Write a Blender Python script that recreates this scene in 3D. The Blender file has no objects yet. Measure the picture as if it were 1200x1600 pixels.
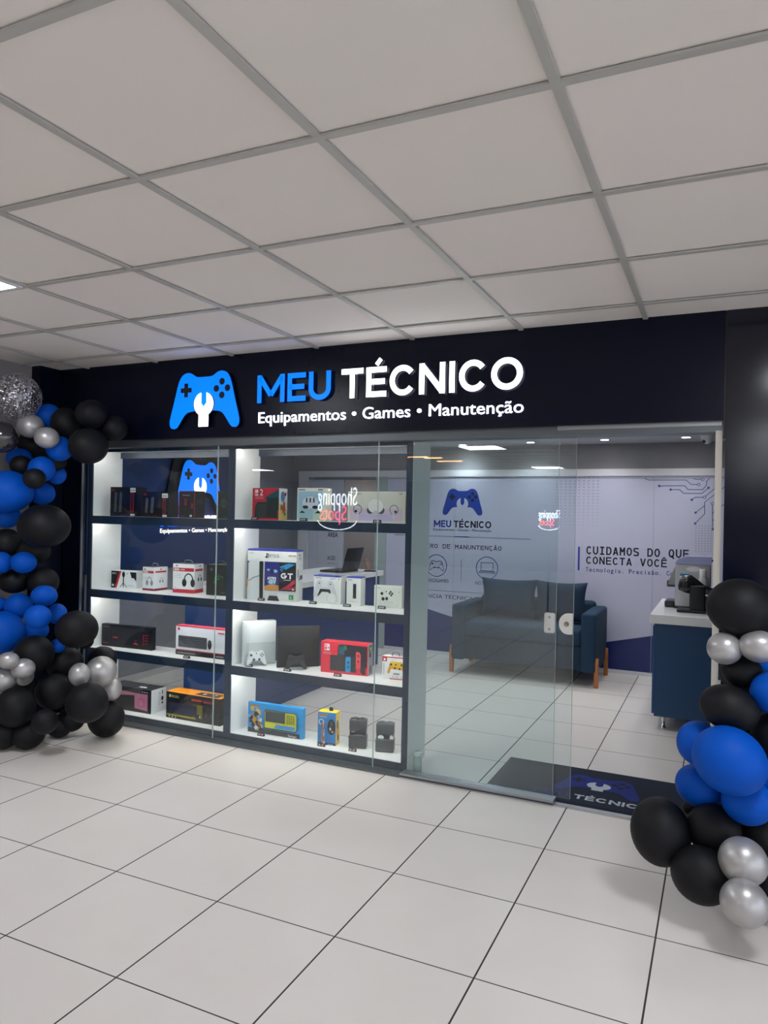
import bpy, math, random
from mathutils import Vector, Matrix, noise
random.seed(7)
S = bpy.context.scene
COL = S.collection
PI = math.pi

# ------------------------------------------------------------------ camera
F_PX = 1140.09
YAW, PITCH, ROLL, CAM_H = -.4348, .0027, .0202, 1.5
_cy, _sy, _cp, _sp, _cr, _sr = math.cos(YAW), math.sin(YAW), math.cos(PITCH), math.sin(PITCH), math.cos(ROLL), math.sin(ROLL)
CW = Vector((_sy * _cp, _cy * _cp, _sp))
_right = Vector((_cy, -_sy, 0)); _up = _right.cross(CW)
CR = _right * _cr + _up * _sr
CU = _up * _cr - _right * _sr
CAM = Vector((0, 0, CAM_H))
cd = bpy.data.cameras.new('camera'); cam = bpy.data.objects.new('camera', cd); COL.objects.link(cam)
cd.sensor_fit = 'VERTICAL'; cd.sensor_height = 36; cd.lens = F_PX / 1600 * 36
cd.clip_start = .02; cd.clip_end = 60
cam.matrix_world = Matrix(((CR.x, CU.x, -CW.x, 0), (CR.y, CU.y, -CW.y, 0), (CR.z, CU.z, -CW.z, CAM_H), (0, 0, 0, 1)))
S.camera = cam

# ------------------------------------------------------------------ world, exposure, render basics
wd = bpy.data.worlds.new('mall_ambient'); S.world = wd; wd.use_nodes = True
wd.node_tree.nodes['Background'].inputs[0].default_value = (.80, .85, 1, 1)
wd.node_tree.nodes['Background'].inputs[1].default_value = 1.05
S.view_settings.view_transform = 'Standard'; S.view_settings.look = 'None'
S.view_settings.exposure = 0.9; S.view_settings.gamma = 1; S.view_settings.use_curve_mapping = False
S.cycles.transparent_max_bounces = 40; S.cycles.max_bounces = 10; S.cycles.diffuse_bounces = 5
S.cycles.glossy_bounces = 5; S.cycles.sample_clamp_indirect = 6

PANEL_E = 14.0        # corridor ceiling light panels
DOWN_W = 1.9          # shop downlights (watts each)
LED_E = 21.0           # shelf led strips
SIGN_BLUE_E, SIGN_WHITE_E = .58, 2.2


def ray(px, py):
    return CR * ((px - 600) / F_PX) - CU * ((py - 800) / F_PX) + CW


def on_z(px, py, z=0.0):
    d = ray(px, py); return CAM + d * ((z - CAM_H) / d.z)


def on_y(px, py, y):
    d = ray(px, py); return CAM + d * (y / d.y)


# ------------------------------------------------------------------ materials
def lin(c):
    if isinstance(c, str):
        c = c.lstrip('#'); c = tuple(int(c[i:i + 2], 16) / 255 for i in (0, 2, 4))
        return tuple(x / 12.92 if x <= .04045 else ((x + .055) / 1.055) ** 2.4 for x in c)
    return c


_mats = {}


def mat(color, rough=.5, metal=0.0, emit=0.0, spec=.5, var=.06, scale=9.0, coat=0.0, bump=0.0, stretch=None, key=None):
    k = (color, rough, metal, emit, spec, var, scale, coat, bump, stretch)
    if k in _mats: return _mats[k]
    c = lin(color)
    m = bpy.data.materials.new(key or 'surface'); m.use_nodes = True
    nt = m.node_tree; b = nt.nodes['Principled BSDF']
    b.inputs['Roughness'].default_value = rough; b.inputs['Metallic'].default_value = metal
    b.inputs['Specular IOR Level'].default_value = spec
    if coat: b.inputs['Coat Weight'].default_value = coat; b.inputs['Coat Roughness'].default_value = .1
    tc = nt.nodes.new('ShaderNodeTexCoord'); src = tc.outputs['Object']
    if stretch:
        mp = nt.nodes.new('ShaderNodeMapping'); mp.inputs['Scale'].default_value = stretch
        nt.links.new(src, mp.inputs['Vector']); src = mp.outputs['Vector']
    n = nt.nodes.new('ShaderNodeTexNoise'); n.inputs['Scale'].default_value = scale; n.inputs['Detail'].default_value = 5
    nt.links.new(src, n.inputs['Vector'])
    mx = nt.nodes.new('ShaderNodeMix'); mx.data_type = 'RGBA'
    mx.inputs[6].default_value = (*[x * (1 - var) for x in c], 1); mx.inputs[7].default_value = (*[min(1, x * (1 + var)) for x in c], 1)
    nt.links.new(n.outputs['Fac'], mx.inputs[0]); nt.links.new(mx.outputs[2], b.inputs['Base Color'])
    if emit:
        b.inputs['Emission Color'].default_value = (*c, 1); b.inputs['Emission Strength'].default_value = emit
    if bump:
        bp = nt.nodes.new('ShaderNodeBump'); bp.inputs['Strength'].default_value = bump; bp.inputs['Distance'].default_value = .002
        nt.links.new(n.outputs['Fac'], bp.inputs['Height']); nt.links.new(bp.outputs[0], b.inputs['Normal'])
    _mats[k] = m
    return m


def ink(color, rough=.45):      # printed colour on boxes and posters
    return mat(color, rough, var=.03)


def floor_mat(name, ox, tx, oy, ty):
    m = bpy.data.materials.new(name); m.use_nodes = True; nt = m.node_tree; b = nt.nodes['Principled BSDF']
    g = nt.nodes.new('ShaderNodeNewGeometry'); sx = nt.nodes.new('ShaderNodeSeparateXYZ'); nt.links.new(g.outputs['Position'], sx.inputs[0])

    def M(op, a, bb=None, **kw):
        n = nt.nodes.new('ShaderNodeMath'); n.operation = op
        for i, v in enumerate((a, bb)):
            if v is None: continue
            if isinstance(v, (int, float)): n.inputs[i].default_value = v
            else: nt.links.new(v, n.inputs[i])
        return n.outputs[0]
    fx = M('DIVIDE', M('SUBTRACT', sx.outputs[0], ox), tx); fy = M('DIVIDE', M('SUBTRACT', sx.outputs[1], oy), ty)
    dx = M('MULTIPLY', M('PINGPONG', fx, .5), tx); dy = M('MULTIPLY', M('PINGPONG', fy, .5), ty)
    gr = M('LESS_THAN', M('MINIMUM', dx, M('ADD', dy, .0006)), .0031)
    wn = nt.nodes.new('ShaderNodeTexWhiteNoise'); wn.noise_dimensions = '2D'
    cb = nt.nodes.new('ShaderNodeCombineXYZ'); nt.links.new(M('FLOOR', fx), cb.inputs[0]); nt.links.new(M('FLOOR', fy), cb.inputs[1])
    nt.links.new(cb.outputs[0], wn.inputs['Vector'])
    n1 = nt.nodes.new('ShaderNodeTexNoise'); n1.inputs['Scale'].default_value = 5; n1.inputs['Detail'].default_value = 2; n1.inputs['Roughness'].default_value = .4
    nt.links.new(g.outputs['Position'], n1.inputs['Vector'])
    f = M('ADD', M('MULTIPLY', n1.outputs['Fac'], .75), M('MULTIPLY', wn.outputs['Value'], .25))
    mx = nt.nodes.new('ShaderNodeMix'); mx.data_type = 'RGBA'
    mx.inputs[6].default_value = (*lin('#ddd7d0'), 1); mx.inputs[7].default_value = (*lin('#e4dfd9'), 1); nt.links.new(f, mx.inputs[0])
    m2 = nt.nodes.new('ShaderNodeMix'); m2.data_type = 'RGBA'; m2.inputs[7].default_value = (*lin('#35322f'), 1)
    nt.links.new(mx.outputs[2], m2.inputs[6]); nt.links.new(gr, m2.inputs[0]); nt.links.new(m2.outputs[2], b.inputs['Base Color'])
    nt.links.new(M('ADD', M('MULTIPLY', gr, .5), .3), b.inputs['Roughness'])
    b.inputs['Specular IOR Level'].default_value = .45
    bp = nt.nodes.new('ShaderNodeBump'); bp.inputs['Strength'].default_value = .4; bp.inputs['Distance'].default_value = .0015; bp.invert = True
    nt.links.new(gr, bp.inputs['Height']); nt.links.new(bp.outputs[0], b.inputs['Normal'])
    return m


def ceil_mat(cx, cy, s):
    m = bpy.data.materials.new('ceiling_tile'); m.use_nodes = True; nt = m.node_tree; b = nt.nodes['Principled BSDF']
    g = nt.nodes.new('ShaderNodeNewGeometry')
    mp = nt.nodes.new('ShaderNodeMapping'); mp.inputs['Location'].default_value = (-cx / s, -cy / s, 0); mp.inputs['Scale'].default_value = (1 / s, 1 / s, 0)
    nt.links.new(g.outputs['Position'], mp.inputs[0])
    fl = nt.nodes.new('ShaderNodeVectorMath'); fl.operation = 'FLOOR'; nt.links.new(mp.outputs[0], fl.inputs[0])
    wn = nt.nodes.new('ShaderNodeTexWhiteNoise'); nt.links.new(fl.outputs[0], wn.inputs['Vector'])
    n1 = nt.nodes.new('ShaderNodeTexNoise'); n1.inputs['Scale'].default_value = 2; n1.inputs['Detail'].default_value = 8; nt.links.new(g.outputs['Position'], n1.inputs['Vector'])
    n2 = nt.nodes.new('ShaderNodeTexNoise'); n2.inputs['Scale'].default_value = 220; nt.links.new(g.outputs['Position'], n2.inputs['Vector'])
    ad = nt.nodes.new('ShaderNodeMath'); ad.operation = 'MULTIPLY_ADD'; ad.inputs[1].default_value = .5
    nt.links.new(wn.outputs['Value'], ad.inputs[0]); nt.links.new(n1.outputs['Fac'], ad.inputs[2])
    mx = nt.nodes.new('ShaderNodeMix'); mx.data_type = 'RGBA'
    mx.inputs[6].default_value = (*lin('#e0ded6'), 1); mx.inputs[7].default_value = (*lin('#e4dcd7'), 1); nt.links.new(ad.outputs[0], mx.inputs[0])
    nt.links.new(mx.outputs[2], b.inputs['Base Color']); b.inputs['Roughness'].default_value = .9
    bp = nt.nodes.new('ShaderNodeBump'); bp.inputs['Strength'].default_value = .15; bp.inputs['Distance'].default_value = .001
    nt.links.new(n2.outputs['Fac'], bp.inputs['Height']); nt.links.new(bp.outputs[0], b.inputs['Normal'])
    return m


def clear_mat(name, tint, base=.043, rough=0.0, gloss=(1, 1, 1)):
    # clear sheet: straight-through light plus a mirror layer that grows towards grazing angles
    m = bpy.data.materials.new(name); m.use_nodes = True; nt = m.node_tree
    for n in list(nt.nodes):
        if n.type != 'OUTPUT_MATERIAL': nt.nodes.remove(n)
    out = [n for n in nt.nodes][0]
    tr = nt.nodes.new('ShaderNodeBsdfTransparent'); tr.inputs[0].default_value = (*tint, 1)
    gl = nt.nodes.new('ShaderNodeBsdfGlossy'); gl.inputs['Color'].default_value = (*gloss, 1); gl.inputs['Roughness'].default_value = rough
    g = nt.nodes.new('ShaderNodeNewGeometry'); dt = nt.nodes.new('ShaderNodeVectorMath'); dt.operation = 'DOT_PRODUCT'
    nt.links.new(g.outputs['Incoming'], dt.inputs[0]); nt.links.new(g.outputs['Normal'], dt.inputs[1])
    prev = dt.outputs['Value']
    for op, v in (('ABSOLUTE', None), ('SUBTRACT', 1.0), ('POWER', 5.0), ('MULTIPLY_ADD', 1 - base)):
        n = nt.nodes.new('ShaderNodeMath'); n.operation = op
        if op == 'SUBTRACT': n.inputs[0].default_value = v; nt.links.new(prev, n.inputs[1])
        else:
            nt.links.new(prev, n.inputs[0])
            if v is not None: n.inputs[1].default_value = v
            if op == 'MULTIPLY_ADD': n.inputs[2].default_value = base
        prev = n.outputs[0]
    mx = nt.nodes.new('ShaderNodeMixShader'); nt.links.new(prev, mx.inputs[0]); nt.links.new(tr.outputs[0], mx.inputs[1]); nt.links.new(gl.outputs[0], mx.inputs[2])
    nt.links.new(mx.outputs[0], out.inputs['Surface'])
    return m


GLASS = clear_mat('pane_glass', (.925, .965, .965))
PLASTIC = clear_mat('clear_plastic', (.9, .9, .92), .06, .05)
ORB = clear_mat('clear_balloon', (.93, .93, .95), .05, .08)
SMOKE = clear_mat('smoky_balloon', (.38, .38, .42), .08, .12)

WHITE = mat('#e6e6e4', .4); WHITE_GLOSS = mat('#e9e9ea', .18); NAVY_EDGE = mat('#22344a', .35); NAVY = mat('#18386b', .4)
FASCIA = mat('#070c1f', .27, spec=.22, var=.12, scale=2); PANELR = mat('#080d1e', .15, spec=.5, var=.1, scale=2)
ALU = mat('#a9adb0', .35, .85); ALU_D = mat('#6d7478', .4, .7); STEEL = mat('#c8c8c8', .22, .95); CHROME = mat('#dcdcdc', .1, 1.0)
BLACK = mat('#121315', .45); BLACKG = mat('#15161a', .25); DGREY = mat('#2c2f34', .5); GREY = mat('#8b8f94', .5); LGREY = mat('#c9ccd0', .45)
CONCRETE = mat('#8e9098', .8, var=.16, scale=4.5, bump=.3, stretch=(1, 1, .35)); GREYWALL = mat('#8a8483', .85, var=.06)
WALLBLUE = mat('#17305e', .3, var=.05)


# ------------------------------------------------------------------ mesh builder
class G:
    def __init__(s): s.v, s.f, s.m, s.sm, s.mats = [], [], [], [], []

    def mi(s, m):
        if m not in s.mats: s.mats.append(m)
        return s.mats.index(m)

    def add(s, vs, fs, m, smooth=False, M=None):
        o = len(s.v); i = s.mi(m)
        s.v += [tuple(M @ Vector(v)) if M else tuple(v) for v in vs]
        s.f += [tuple(a + o for a in f) for f in fs]; s.m += [i] * len(fs); s.sm += [smooth] * len(fs)
        return s

    def box(s, a, b, m, M=None):
        (x0, y0, z0), (x1, y1, z1) = a, b
        return s.add([(x0, y0, z0), (x1, y0, z0), (x1, y1, z0), (x0, y1, z0), (x0, y0, z1), (x1, y0, z1), (x1, y1, z1), (x0, y1, z1)],
                     [(0, 3, 2, 1), (4, 5, 6, 7), (0, 1, 5, 4), (1, 2, 6, 5), (2, 3, 7, 6), (3, 0, 4, 7)], m, M=M)

    def bbox(s, a, b, m, r=.01, M=None, seg=3):       # box with rounded edges (all twelve)
        (x0, y0, z0), (x1, y1, z1) = a, b
        import bmesh
        bm = bmesh.new(); bmesh.ops.create_cube(bm, size=1)
        for v in bm.verts:
            v.co = Vector(((x0 + x1) / 2 + v.co.x * (x1 - x0), (y0 + y1) / 2 + v.co.y * (y1 - y0), (z0 + z1) / 2 + v.co.z * (z1 - z0)))
        bmesh.ops.bevel(bm, geom=bm.edges[:], offset=r, segments=seg, profile=.5, affect='EDGES')
        bm.verts.index_update()
        s.add([v.co.copy() for v in bm.verts], [tuple(v.index for v in f.verts) for f in bm.faces], m, True, M); bm.free()
        return s

    def prism(s, pts, z0, z1, m, M=None, side=None, smooth=False):
        n = len(pts)
        vs = [(x, y, z0) for x, y in pts] + [(x, y, z1) for x, y in pts]
        s.add(vs, [tuple(range(n, 2 * n))], m, M=M)
        s.add(vs, [tuple(range(n - 1, -1, -1))] + [(i, (i + 1) % n, n + (i + 1) % n, n + i) for i in range(n)], side or m, smooth, M=M)
        return s

    def flat(s, pts, z, m, M=None):
        return s.add([(x, y, z) for x, y in pts], [tuple(range(len(pts)))], m, M=M)

    def rect(s, x0, y0, x1, y1, z, m, M=None): return s.flat([(x0, y0), (x1, y0), (x1, y1), (x0, y1)], z, m, M)

    def disc(s, cx, cy, rx, ry, z, m, M=None, n=20):
        return s.flat([(cx + rx * math.cos(2 * PI * i / n), cy + ry * math.sin(2 * PI * i / n)) for i in range(n)], z, m, M)

    def ring(s, cx, cy, rx, ry, t, z, m, M=None, n=28, a0=0, a1=2 * PI):
        vs = []; fs = []
        for i in range(n + 1):
            a = a0 + (a1 - a0) * i / n; c, q = math.cos(a), math.sin(a)
            vs += [(cx + rx * c, cy + ry * q, z), (cx + (rx - t) * c, cy + (ry - t) * q, z)]
        for i in range(n): fs.append((2 * i, 2 * i + 2, 2 * i + 3, 2 * i + 1))
        return s.add(vs, fs, m, M=M)

    def line(s, pts, w, z, m, M=None):
        for (x0, y0), (x1, y1) in zip(pts, pts[1:]):
            dx, dy = x1 - x0, y1 - y0; L = math.hypot(dx, dy) or 1; nx, ny = -dy / L * w / 2, dx / L * w / 2; ex, ey = dx / L * w / 2, dy / L * w / 2
            s.flat([(x0 + nx - ex, y0 + ny - ey), (x0 - nx - ex, y0 - ny - ey), (x1 - nx + ex, y1 - ny + ey), (x1 + nx + ex, y1 + ny + ey)], z, m, M)
        return s

    def lathe(s, prof, m, M=None, n=28, smooth=True, caps=True):
        vs = []; fs = []
        for r, z in prof:
            vs += [(r * math.cos(2 * PI * i / n), r * math.sin(2 * PI * i / n), z) for i in range(n)]
        for k in range(len(prof) - 1):
            for i in range(n):
                j = (i + 1) % n; fs.append((k * n + i, k * n + j, (k + 1) * n + j, (k + 1) * n + i))
        s.add(vs, fs, m, smooth, M)
        if caps:
            if prof[0][0] > 1e-5: s.add(vs[:n], [tuple(range(n - 1, -1, -1))], m, M=M)
            if prof[-1][0] > 1e-5: s.add(vs[-n:], [tuple(range(n))], m, M=M)
        return s

    def tube(s, pts, r, m, M=None, n=10, closed=False):
        pts = [Vector(p) for p in pts]; vs = []; fs = []; N = len(pts); rs = r if isinstance(r, (list, tuple)) else [r] * N
        pn = None
        for i, p in enumerate(pts):
            a = pts[(i - 1) % N] if (closed or i) else p; b = pts[(i + 1) % N] if (closed or i < N - 1) else p
            t = (b - a).normalized()
            if pn is None: pn = t.cross(Vector((0, 0, 1)) if abs(t.z) < .9 else Vector((1, 0, 0))).normalized()
            pn = (pn - t * pn.dot(t)).normalized(); q = t.cross(pn)
            vs += [p + (pn * math.cos(2 * PI * k / n) + q * math.sin(2 * PI * k / n)) * rs[i] for k in range(n)]
        for i in range(N if closed else N - 1):
            for k in range(n):
                fs.append((i * n + k, i * n + (k + 1) % n, ((i + 1) % N) * n + (k + 1) % n, ((i + 1) % N) * n + k))
        s.add(vs, fs, m, True, M)
        if not closed:
            s.add(vs[:n], [tuple(range(n - 1, -1, -1))], m, M=M); s.add(vs[-n:], [tuple(range(n))], m, M=M)
        return s

    def text(s, t, x, y, cap, w, z, m, M=None, bold=0.0, ext=0.0, pitch=None, align='l'):
        """t with its baseline at (x, y), capitals cap high, stretched to w wide (None: natural)"""
        if pitch:
            for i, ch in enumerate(t):
                if ch == ' ': continue
                vs, fs, wd_, d = glyphs(ch, bold, ext)
                k = min(cap, pitch * .86 / max(wd_, .01)) if ch not in '.IiÍl' else cap
                ox = x + i * pitch + (pitch - wd_ * k) / 2
                s.add([(ox + a * k, y + b * cap, z + (c + d) * cap) for a, b, c in vs], fs, m, M=M)
            return s
        vs, fs, wd_, d = glyphs(t, bold, ext)
        if not vs: return s
        k = w / wd_ if w else cap
        if align == 'c': x -= wd_ * k / 2
        if align == 'r': x -= wd_ * k
        return s.add([(x + a * k, y + b * cap, z + (c + d) * cap) for a, b, c in vs], fs, m, M=M)

    def obj(s, name, parent=None, bevel=0.0, keep=False):
        vs = [Vector(v) for v in s.v]
        lo = [min(v[i] for v in vs) for i in range(3)]; hi = [max(v[i] for v in vs) for i in range(3)]
        o = Vector(((lo[0] + hi[0]) / 2, (lo[1] + hi[1]) / 2, lo[2])) if not keep else Vector((0, 0, 0))
        me = bpy.data.meshes.new(name); me.from_pydata([v - o for v in vs], [], s.f)
        for m in s.mats: me.materials.append(m)
        me.polygons.foreach_set('material_index', s.m); me.polygons.foreach_set('use_smooth', s.sm); me.update()
        ob = bpy.data.objects.new(name, me); COL.objects.link(ob)
        if parent is not None:
            ob.parent = parent; pl = Vector((0, 0, 0)); q = parent
            while q is not None: pl += q.location; q = q.parent
            ob.location = o - pl
        else: ob.location = o
        if bevel:
            b = ob.modifiers.new('edge', 'BEVEL'); b.width = bevel; b.segments = 2; b.limit_method = 'ANGLE'; b.angle_limit = .6
        return ob


_gl = {}


def glyphs(t, bold=0.0, ext=0.0):
    k = (t, bold, ext)
    if k in _gl: return _gl[k]
    cu = bpy.data.curves.new('lettering', 'FONT'); cu.body = t; cu.resolution_u = 3; cu.offset = bold; cu.extrude = ext
    ob = bpy.data.objects.new('lettering', cu); COL.objects.link(ob)
    dg = bpy.context.evaluated_depsgraph_get(); me = bpy.data.meshes.new_from_object(ob.evaluated_get(dg))
    cap = _cap()
    vs = [(v.co.x / cap, v.co.y / cap, v.co.z / cap) for v in me.vertices]; fs = [tuple(p.vertices) for p in me.polygons]
    bpy.data.objects.remove(ob); bpy.data.meshes.remove(me); bpy.data.curves.remove(cu)
    if vs:
        x0 = min(v[0] for v in vs); x1 = max(v[0] for v in vs); vs = [(a - x0, b, c) for a, b, c in vs]
    else: x0 = x1 = 0
    _gl[k] = (vs, fs, x1 - x0, 0.0)
    return _gl[k]


_capv = []


def _cap():
    if not _capv:
        cu = bpy.data.curves.new('lettering', 'FONT'); cu.body = 'H'
        ob = bpy.data.objects.new('lettering', cu); COL.objects.link(ob)
        dg = bpy.context.evaluated_depsgraph_get(); me = bpy.data.meshes.new_from_object(ob.evaluated_get(dg))
        _capv.append(max(v.co.y for v in me.vertices)); bpy.data.objects.remove(ob); bpy.data.meshes.remove(me); bpy.data.curves.remove(cu)
    return _capv[0]


# geometric capitals drawn as strokes (signs, headline, mat)
def _arc(cx, cy, rx, ry, a0, a1, n=18):
    return [(cx + rx * math.cos(math.radians(a0 + (a1 - a0) * i / n)), cy + ry * math.sin(math.radians(a0 + (a1 - a0) * i / n))) for i in range(n + 1)]


_cw = dict(M=1.08, E=.70, U=.82, T=.78, C=.88, N=.84, I=.22, O=.94, A=.90, D=.84, S=.76, Q=.94, V=.86, R=.78, G=.90)


def cap_strokes(ch, w, s, mono=False):
    h = s / 2; L, R, B, T = h, w - h, h, 1 - h; mid = w / 2; rx, ry = mid - h, .5 - h
    base = {'É': 'E', 'Ê': 'E', 'Ç': 'C', 'Ã': 'A'}.get(ch, ch)
    st = {
        'E': [[(w, T), (L, T), (L, B), (w, B)], [(L, .51), (w * .92, .51)]],
        'M': [[(L, 0), (L, 1)], [(R, 0), (R, 1)], [(L + h * .3, 1 - h * .9), (mid, .26 if not mono else .42)], [(R - h * .3, 1 - h * .9), (mid, .26 if not mono else .42)]],
        'U': [[(L, 1), (L, .40)] + _arc(mid, .40, rx, .40 - h, 180, 360)[1:-1] + [(R, .40), (R, 1)]],
        'T': [[(0, T), (w, T)], [(mid, 0), (mid, T)]],
        'C': [_arc(mid, .5, rx, ry, 37, 323, 26)],
        'G': [_arc(mid, .5, rx, ry, 48, 345, 26) + [(R, .48), (mid, .48)]],
        'N': [[(L, 0), (L, 1)], [(R, 0), (R, 1)], [(L + h * .2, 1 - h * .9), (R - h * .2, h * .9)]],
        'I': [[(mid, 0), (mid, 1)]] + ([[(w * .1, T), (w * .9, T)], [(w * .1, B), (w * .9, B)]] if mono else []),
        'O': [_arc(mid, .5, rx, ry, 90, 450, 36)],
        'Q': [_arc(mid, .5, rx, ry, 90, 450, 36), [(mid, .22), (w * .95, -.14)]],
        'D': [[(w * .5, T), (L, T), (L, B), (w * .5, B)] + _arc(w * .5, .5, R - w * .5, ry, -90, 90)[1:]],
        'A': [[(h * .9, 0), (mid, 1 - h * .4)], [(w - h * .9, 0), (mid, 1 - h * .4)], [(w * .2, .28), (w * .8, .28)]],
        'V': [[(h * .9, 1), (mid, h * .4)], [(w - h * .9, 1), (mid, h * .4)]],
        'R': [[(L, 0), (L, T), (w * .5, T)] + _arc(w * .5, .735, R - w * .5, .265 - h, 90, -90, 12)[1:] + [(L, .47 + h)], [(w * .45, .47), (R, 0)]],
        'S': [smooth_poly([(w * .96, .80), (w * .80, T), (mid, T), (w * .18, T - .02), (L, .76), (w * .12, .57), (mid, .50), (w * .9, .42), (R, .24), (w * .84, B + .01), (mid, B), (w * .2, B), (w * .02, .21)], 2, False)],
        '.': [[(mid - h, h), (mid + h, h)]],
    }.get(base, [])
    st = list(st)
    if ch == 'É': st.append([(mid, 1.07), (mid + .16, 1.26)])
    if ch == 'Ê': st.append([(mid - .2, 1.08), (mid, 1.24), (mid + .2, 1.08)])
    if ch == 'Ç': st.append([(mid, .0), (mid + .03, -.12), (mid - .1, -.2)])
    if ch == 'Ã': st.append([(mid - .22, 1.1), (mid - .1, 1.18), (mid + .08, 1.1), (mid + .2, 1.18)])
    return st


def strip(pts, w):
    n = len(pts); Lp, Rp = [], []
    for i in range(n):
        if i: d0 = Vector(pts[i]) - Vector(pts[i - 1])
        if i < n - 1: d1 = Vector(pts[i + 1]) - Vector(pts[i])
        a = (d0 if i else d1).normalized(); b = (d1 if i < n - 1 else d0).normalized()
        t = (a + b).normalized() if (a + b).length > 1e-4 else a
        nn = Vector((-t.y, t.x)); k = w / 2 / max(.35, nn.dot(Vector((-a.y, a.x))))
        Lp.append((pts[i][0] + nn.x * k, pts[i][1] + nn.y * k)); Rp.append((pts[i][0] - nn.x * k, pts[i][1] - nn.y * k))
    return Lp, Rp


def caps(g, t, x, y, cap, w, z, m, M=None, s=.2, gap=.11, pitch=None, thick=0.0, side=None):
    """capitals with baseline (x, y); w total width, or pitch for typewriter setting"""
    wid = [(_cw.get({'É': 'E', 'Ê': 'E', 'Ç': 'C', 'Ã': 'A'}.get(c, c), .4)) for c in t]
    if pitch: k = 1; adv = [pitch / cap] * len(t)
    else:
        tot = sum(wid) + gap * (len(t) - 1); k = (w / cap) / tot; adv = [(a + gap) * k for a in wid]
    px = 0
    for c, a, ad in zip(t, wid, adv):
        cw = (ad * .80 if c != '.' else ad * .5) if pitch else a * k
        ox = px + ((ad - cw) / 2 if pitch else 0)
        for st in cap_strokes(c, cw, s, bool(pitch)):
            sw = s * (.8 if st[0][1] > 1.02 else 1)
            Lp, Rp = strip(st, sw)
            tr = lambda q: (x + (ox + q[0]) * cap, y + q[1] * cap)
            if thick:
                n = len(st)
                vs = [(*tr(q), z + thick) for q in Lp] + [(*tr(q), z + thick) for q in Rp]
                g.add(vs, [(i, n + i, n + i + 1, i + 1) for i in range(n - 1)], m, M=M)
                out = [tr(q) for q in Lp] + [tr(q) for q in reversed(Rp)]; q = len(out)
                vs = [(a_, b_, z) for a_, b_ in out] + [(a_, b_, z + thick) for a_, b_ in out]
                g.add(vs, [((i + 1) % q, i, q + i, q + (i + 1) % q) for i in range(q)], side or m, M=M)
            else:
                n = len(st); vs = [(*tr(q), z) for q in Lp] + [(*tr(q), z) for q in Rp]
                g.add(vs, [(i, n + i, n + i + 1, i + 1) for i in range(n - 1)], m, M=M)
        px += ad
    return g


def words(t, x, y, cap, w, z, m, M, parent, name='tagline_word', **kw):
    full = glyphs(t, kw.get('bold', 0), kw.get('ext', 0))[2]; k = w / full; done = ''
    for wd_ in t.split(' '):
        done = (done + ' ' + wd_).strip()
        ww = glyphs(wd_, kw.get('bold', 0), kw.get('ext', 0))[2]; x1 = glyphs(done, kw.get('bold', 0), kw.get('ext', 0))[2]
        G().text(wd_, x + (x1 - ww) * k, y, cap, ww * k, z, m, M, **kw).obj(name if wd_ != '•' else 'tagline_dot', parent)


def frame(o, u, v):
    u = Vector(u).normalized(); v = Vector(v).normalized(); n = u.cross(v)
    return Matrix(((u.x, v.x, n.x, o[0]), (u.y, v.y, n.y, o[1]), (u.z, v.z, n.z, o[2]), (0, 0, 0, 1)))


def tag(o, label, cat, group=None, kind=None):
    o['label'] = label; o['category'] = cat
    if group: o['group'] = group
    if kind: o['kind'] = kind
    return o


def struct(g, name, parent=None, label=None):
    o = g.obj(name, parent)
    if parent is None: o['kind'] = 'structure'
    if label: o['label'] = label
    return o


def root(name, loc, label, cat, group=None):
    o = bpy.data.objects.new(name, None); COL.objects.link(o); o.location = loc; o.empty_display_size = .05
    return tag(o, label, cat, group)


def smooth_poly(pts, it=2, closed=True):
    for _ in range(it):
        q = []; n = len(pts)
        for i in range(n if closed else n - 1):
            a, b = pts[i], pts[(i + 1) % n]
            q += [(a[0] * .75 + b[0] * .25, a[1] * .75 + b[1] * .25), (a[0] * .25 + b[0] * .75, a[1] * .25 + b[1] * .75)]
        pts = q
    return pts


# the gamepad emblem: half outline, x in half widths, y in heights from the top
_half = [(0, .09), (.21, .09), (.30, .05), (.40, .005), (.53, 0), (.66, .05), (.75, .17), (.83, .40), (.91, .62), (.98, .80), (1.0, .90), (.96, .98),
         (.86, 1.0), (.77, .98), (.69, .90), (.60, .80), (.52, .73), (.42, .70), (.28, .69), (0, .69)]


def emblem_outline(hw, H, grow=1.0):
    right = [(x * hw * grow, -(y - .5) * H * grow + 0) for x, y in _half]
    pts = right + [(-x, y) for x, y in reversed(right[1:-1])]
    return smooth_poly(pts, 2)


def wrench_outline(hw, H, sc=1.0):
    R = .27 * hw * sc; cy = -.07 * H; sw = .085 * hw * sc; hwid = .13 * hw * sc
    pts = [(-hwid, -.47 * H)]
    a_h = math.asin(hwid / R); a_s = math.asin(sw / R)
    n = 10
    for i in range(n + 1):
        a = -PI / 2 - a_h - (PI * 1 - a_h - a_s) * i / n      # left side going up
        pts.append((R * math.cos(a), cy + R * math.sin(a)))
    pts += [(-sw, cy + .02 * H), (0, cy - .06 * H), (sw, cy + .02 * H)]
    for i in range(n + 1):
        a = PI / 2 - a_s - (PI - a_h - a_s) * i / n
        pts.append((R * math.cos(a), cy + R * math.sin(a)))
    pts.append((hwid, -.47 * H))
    return pts


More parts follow.
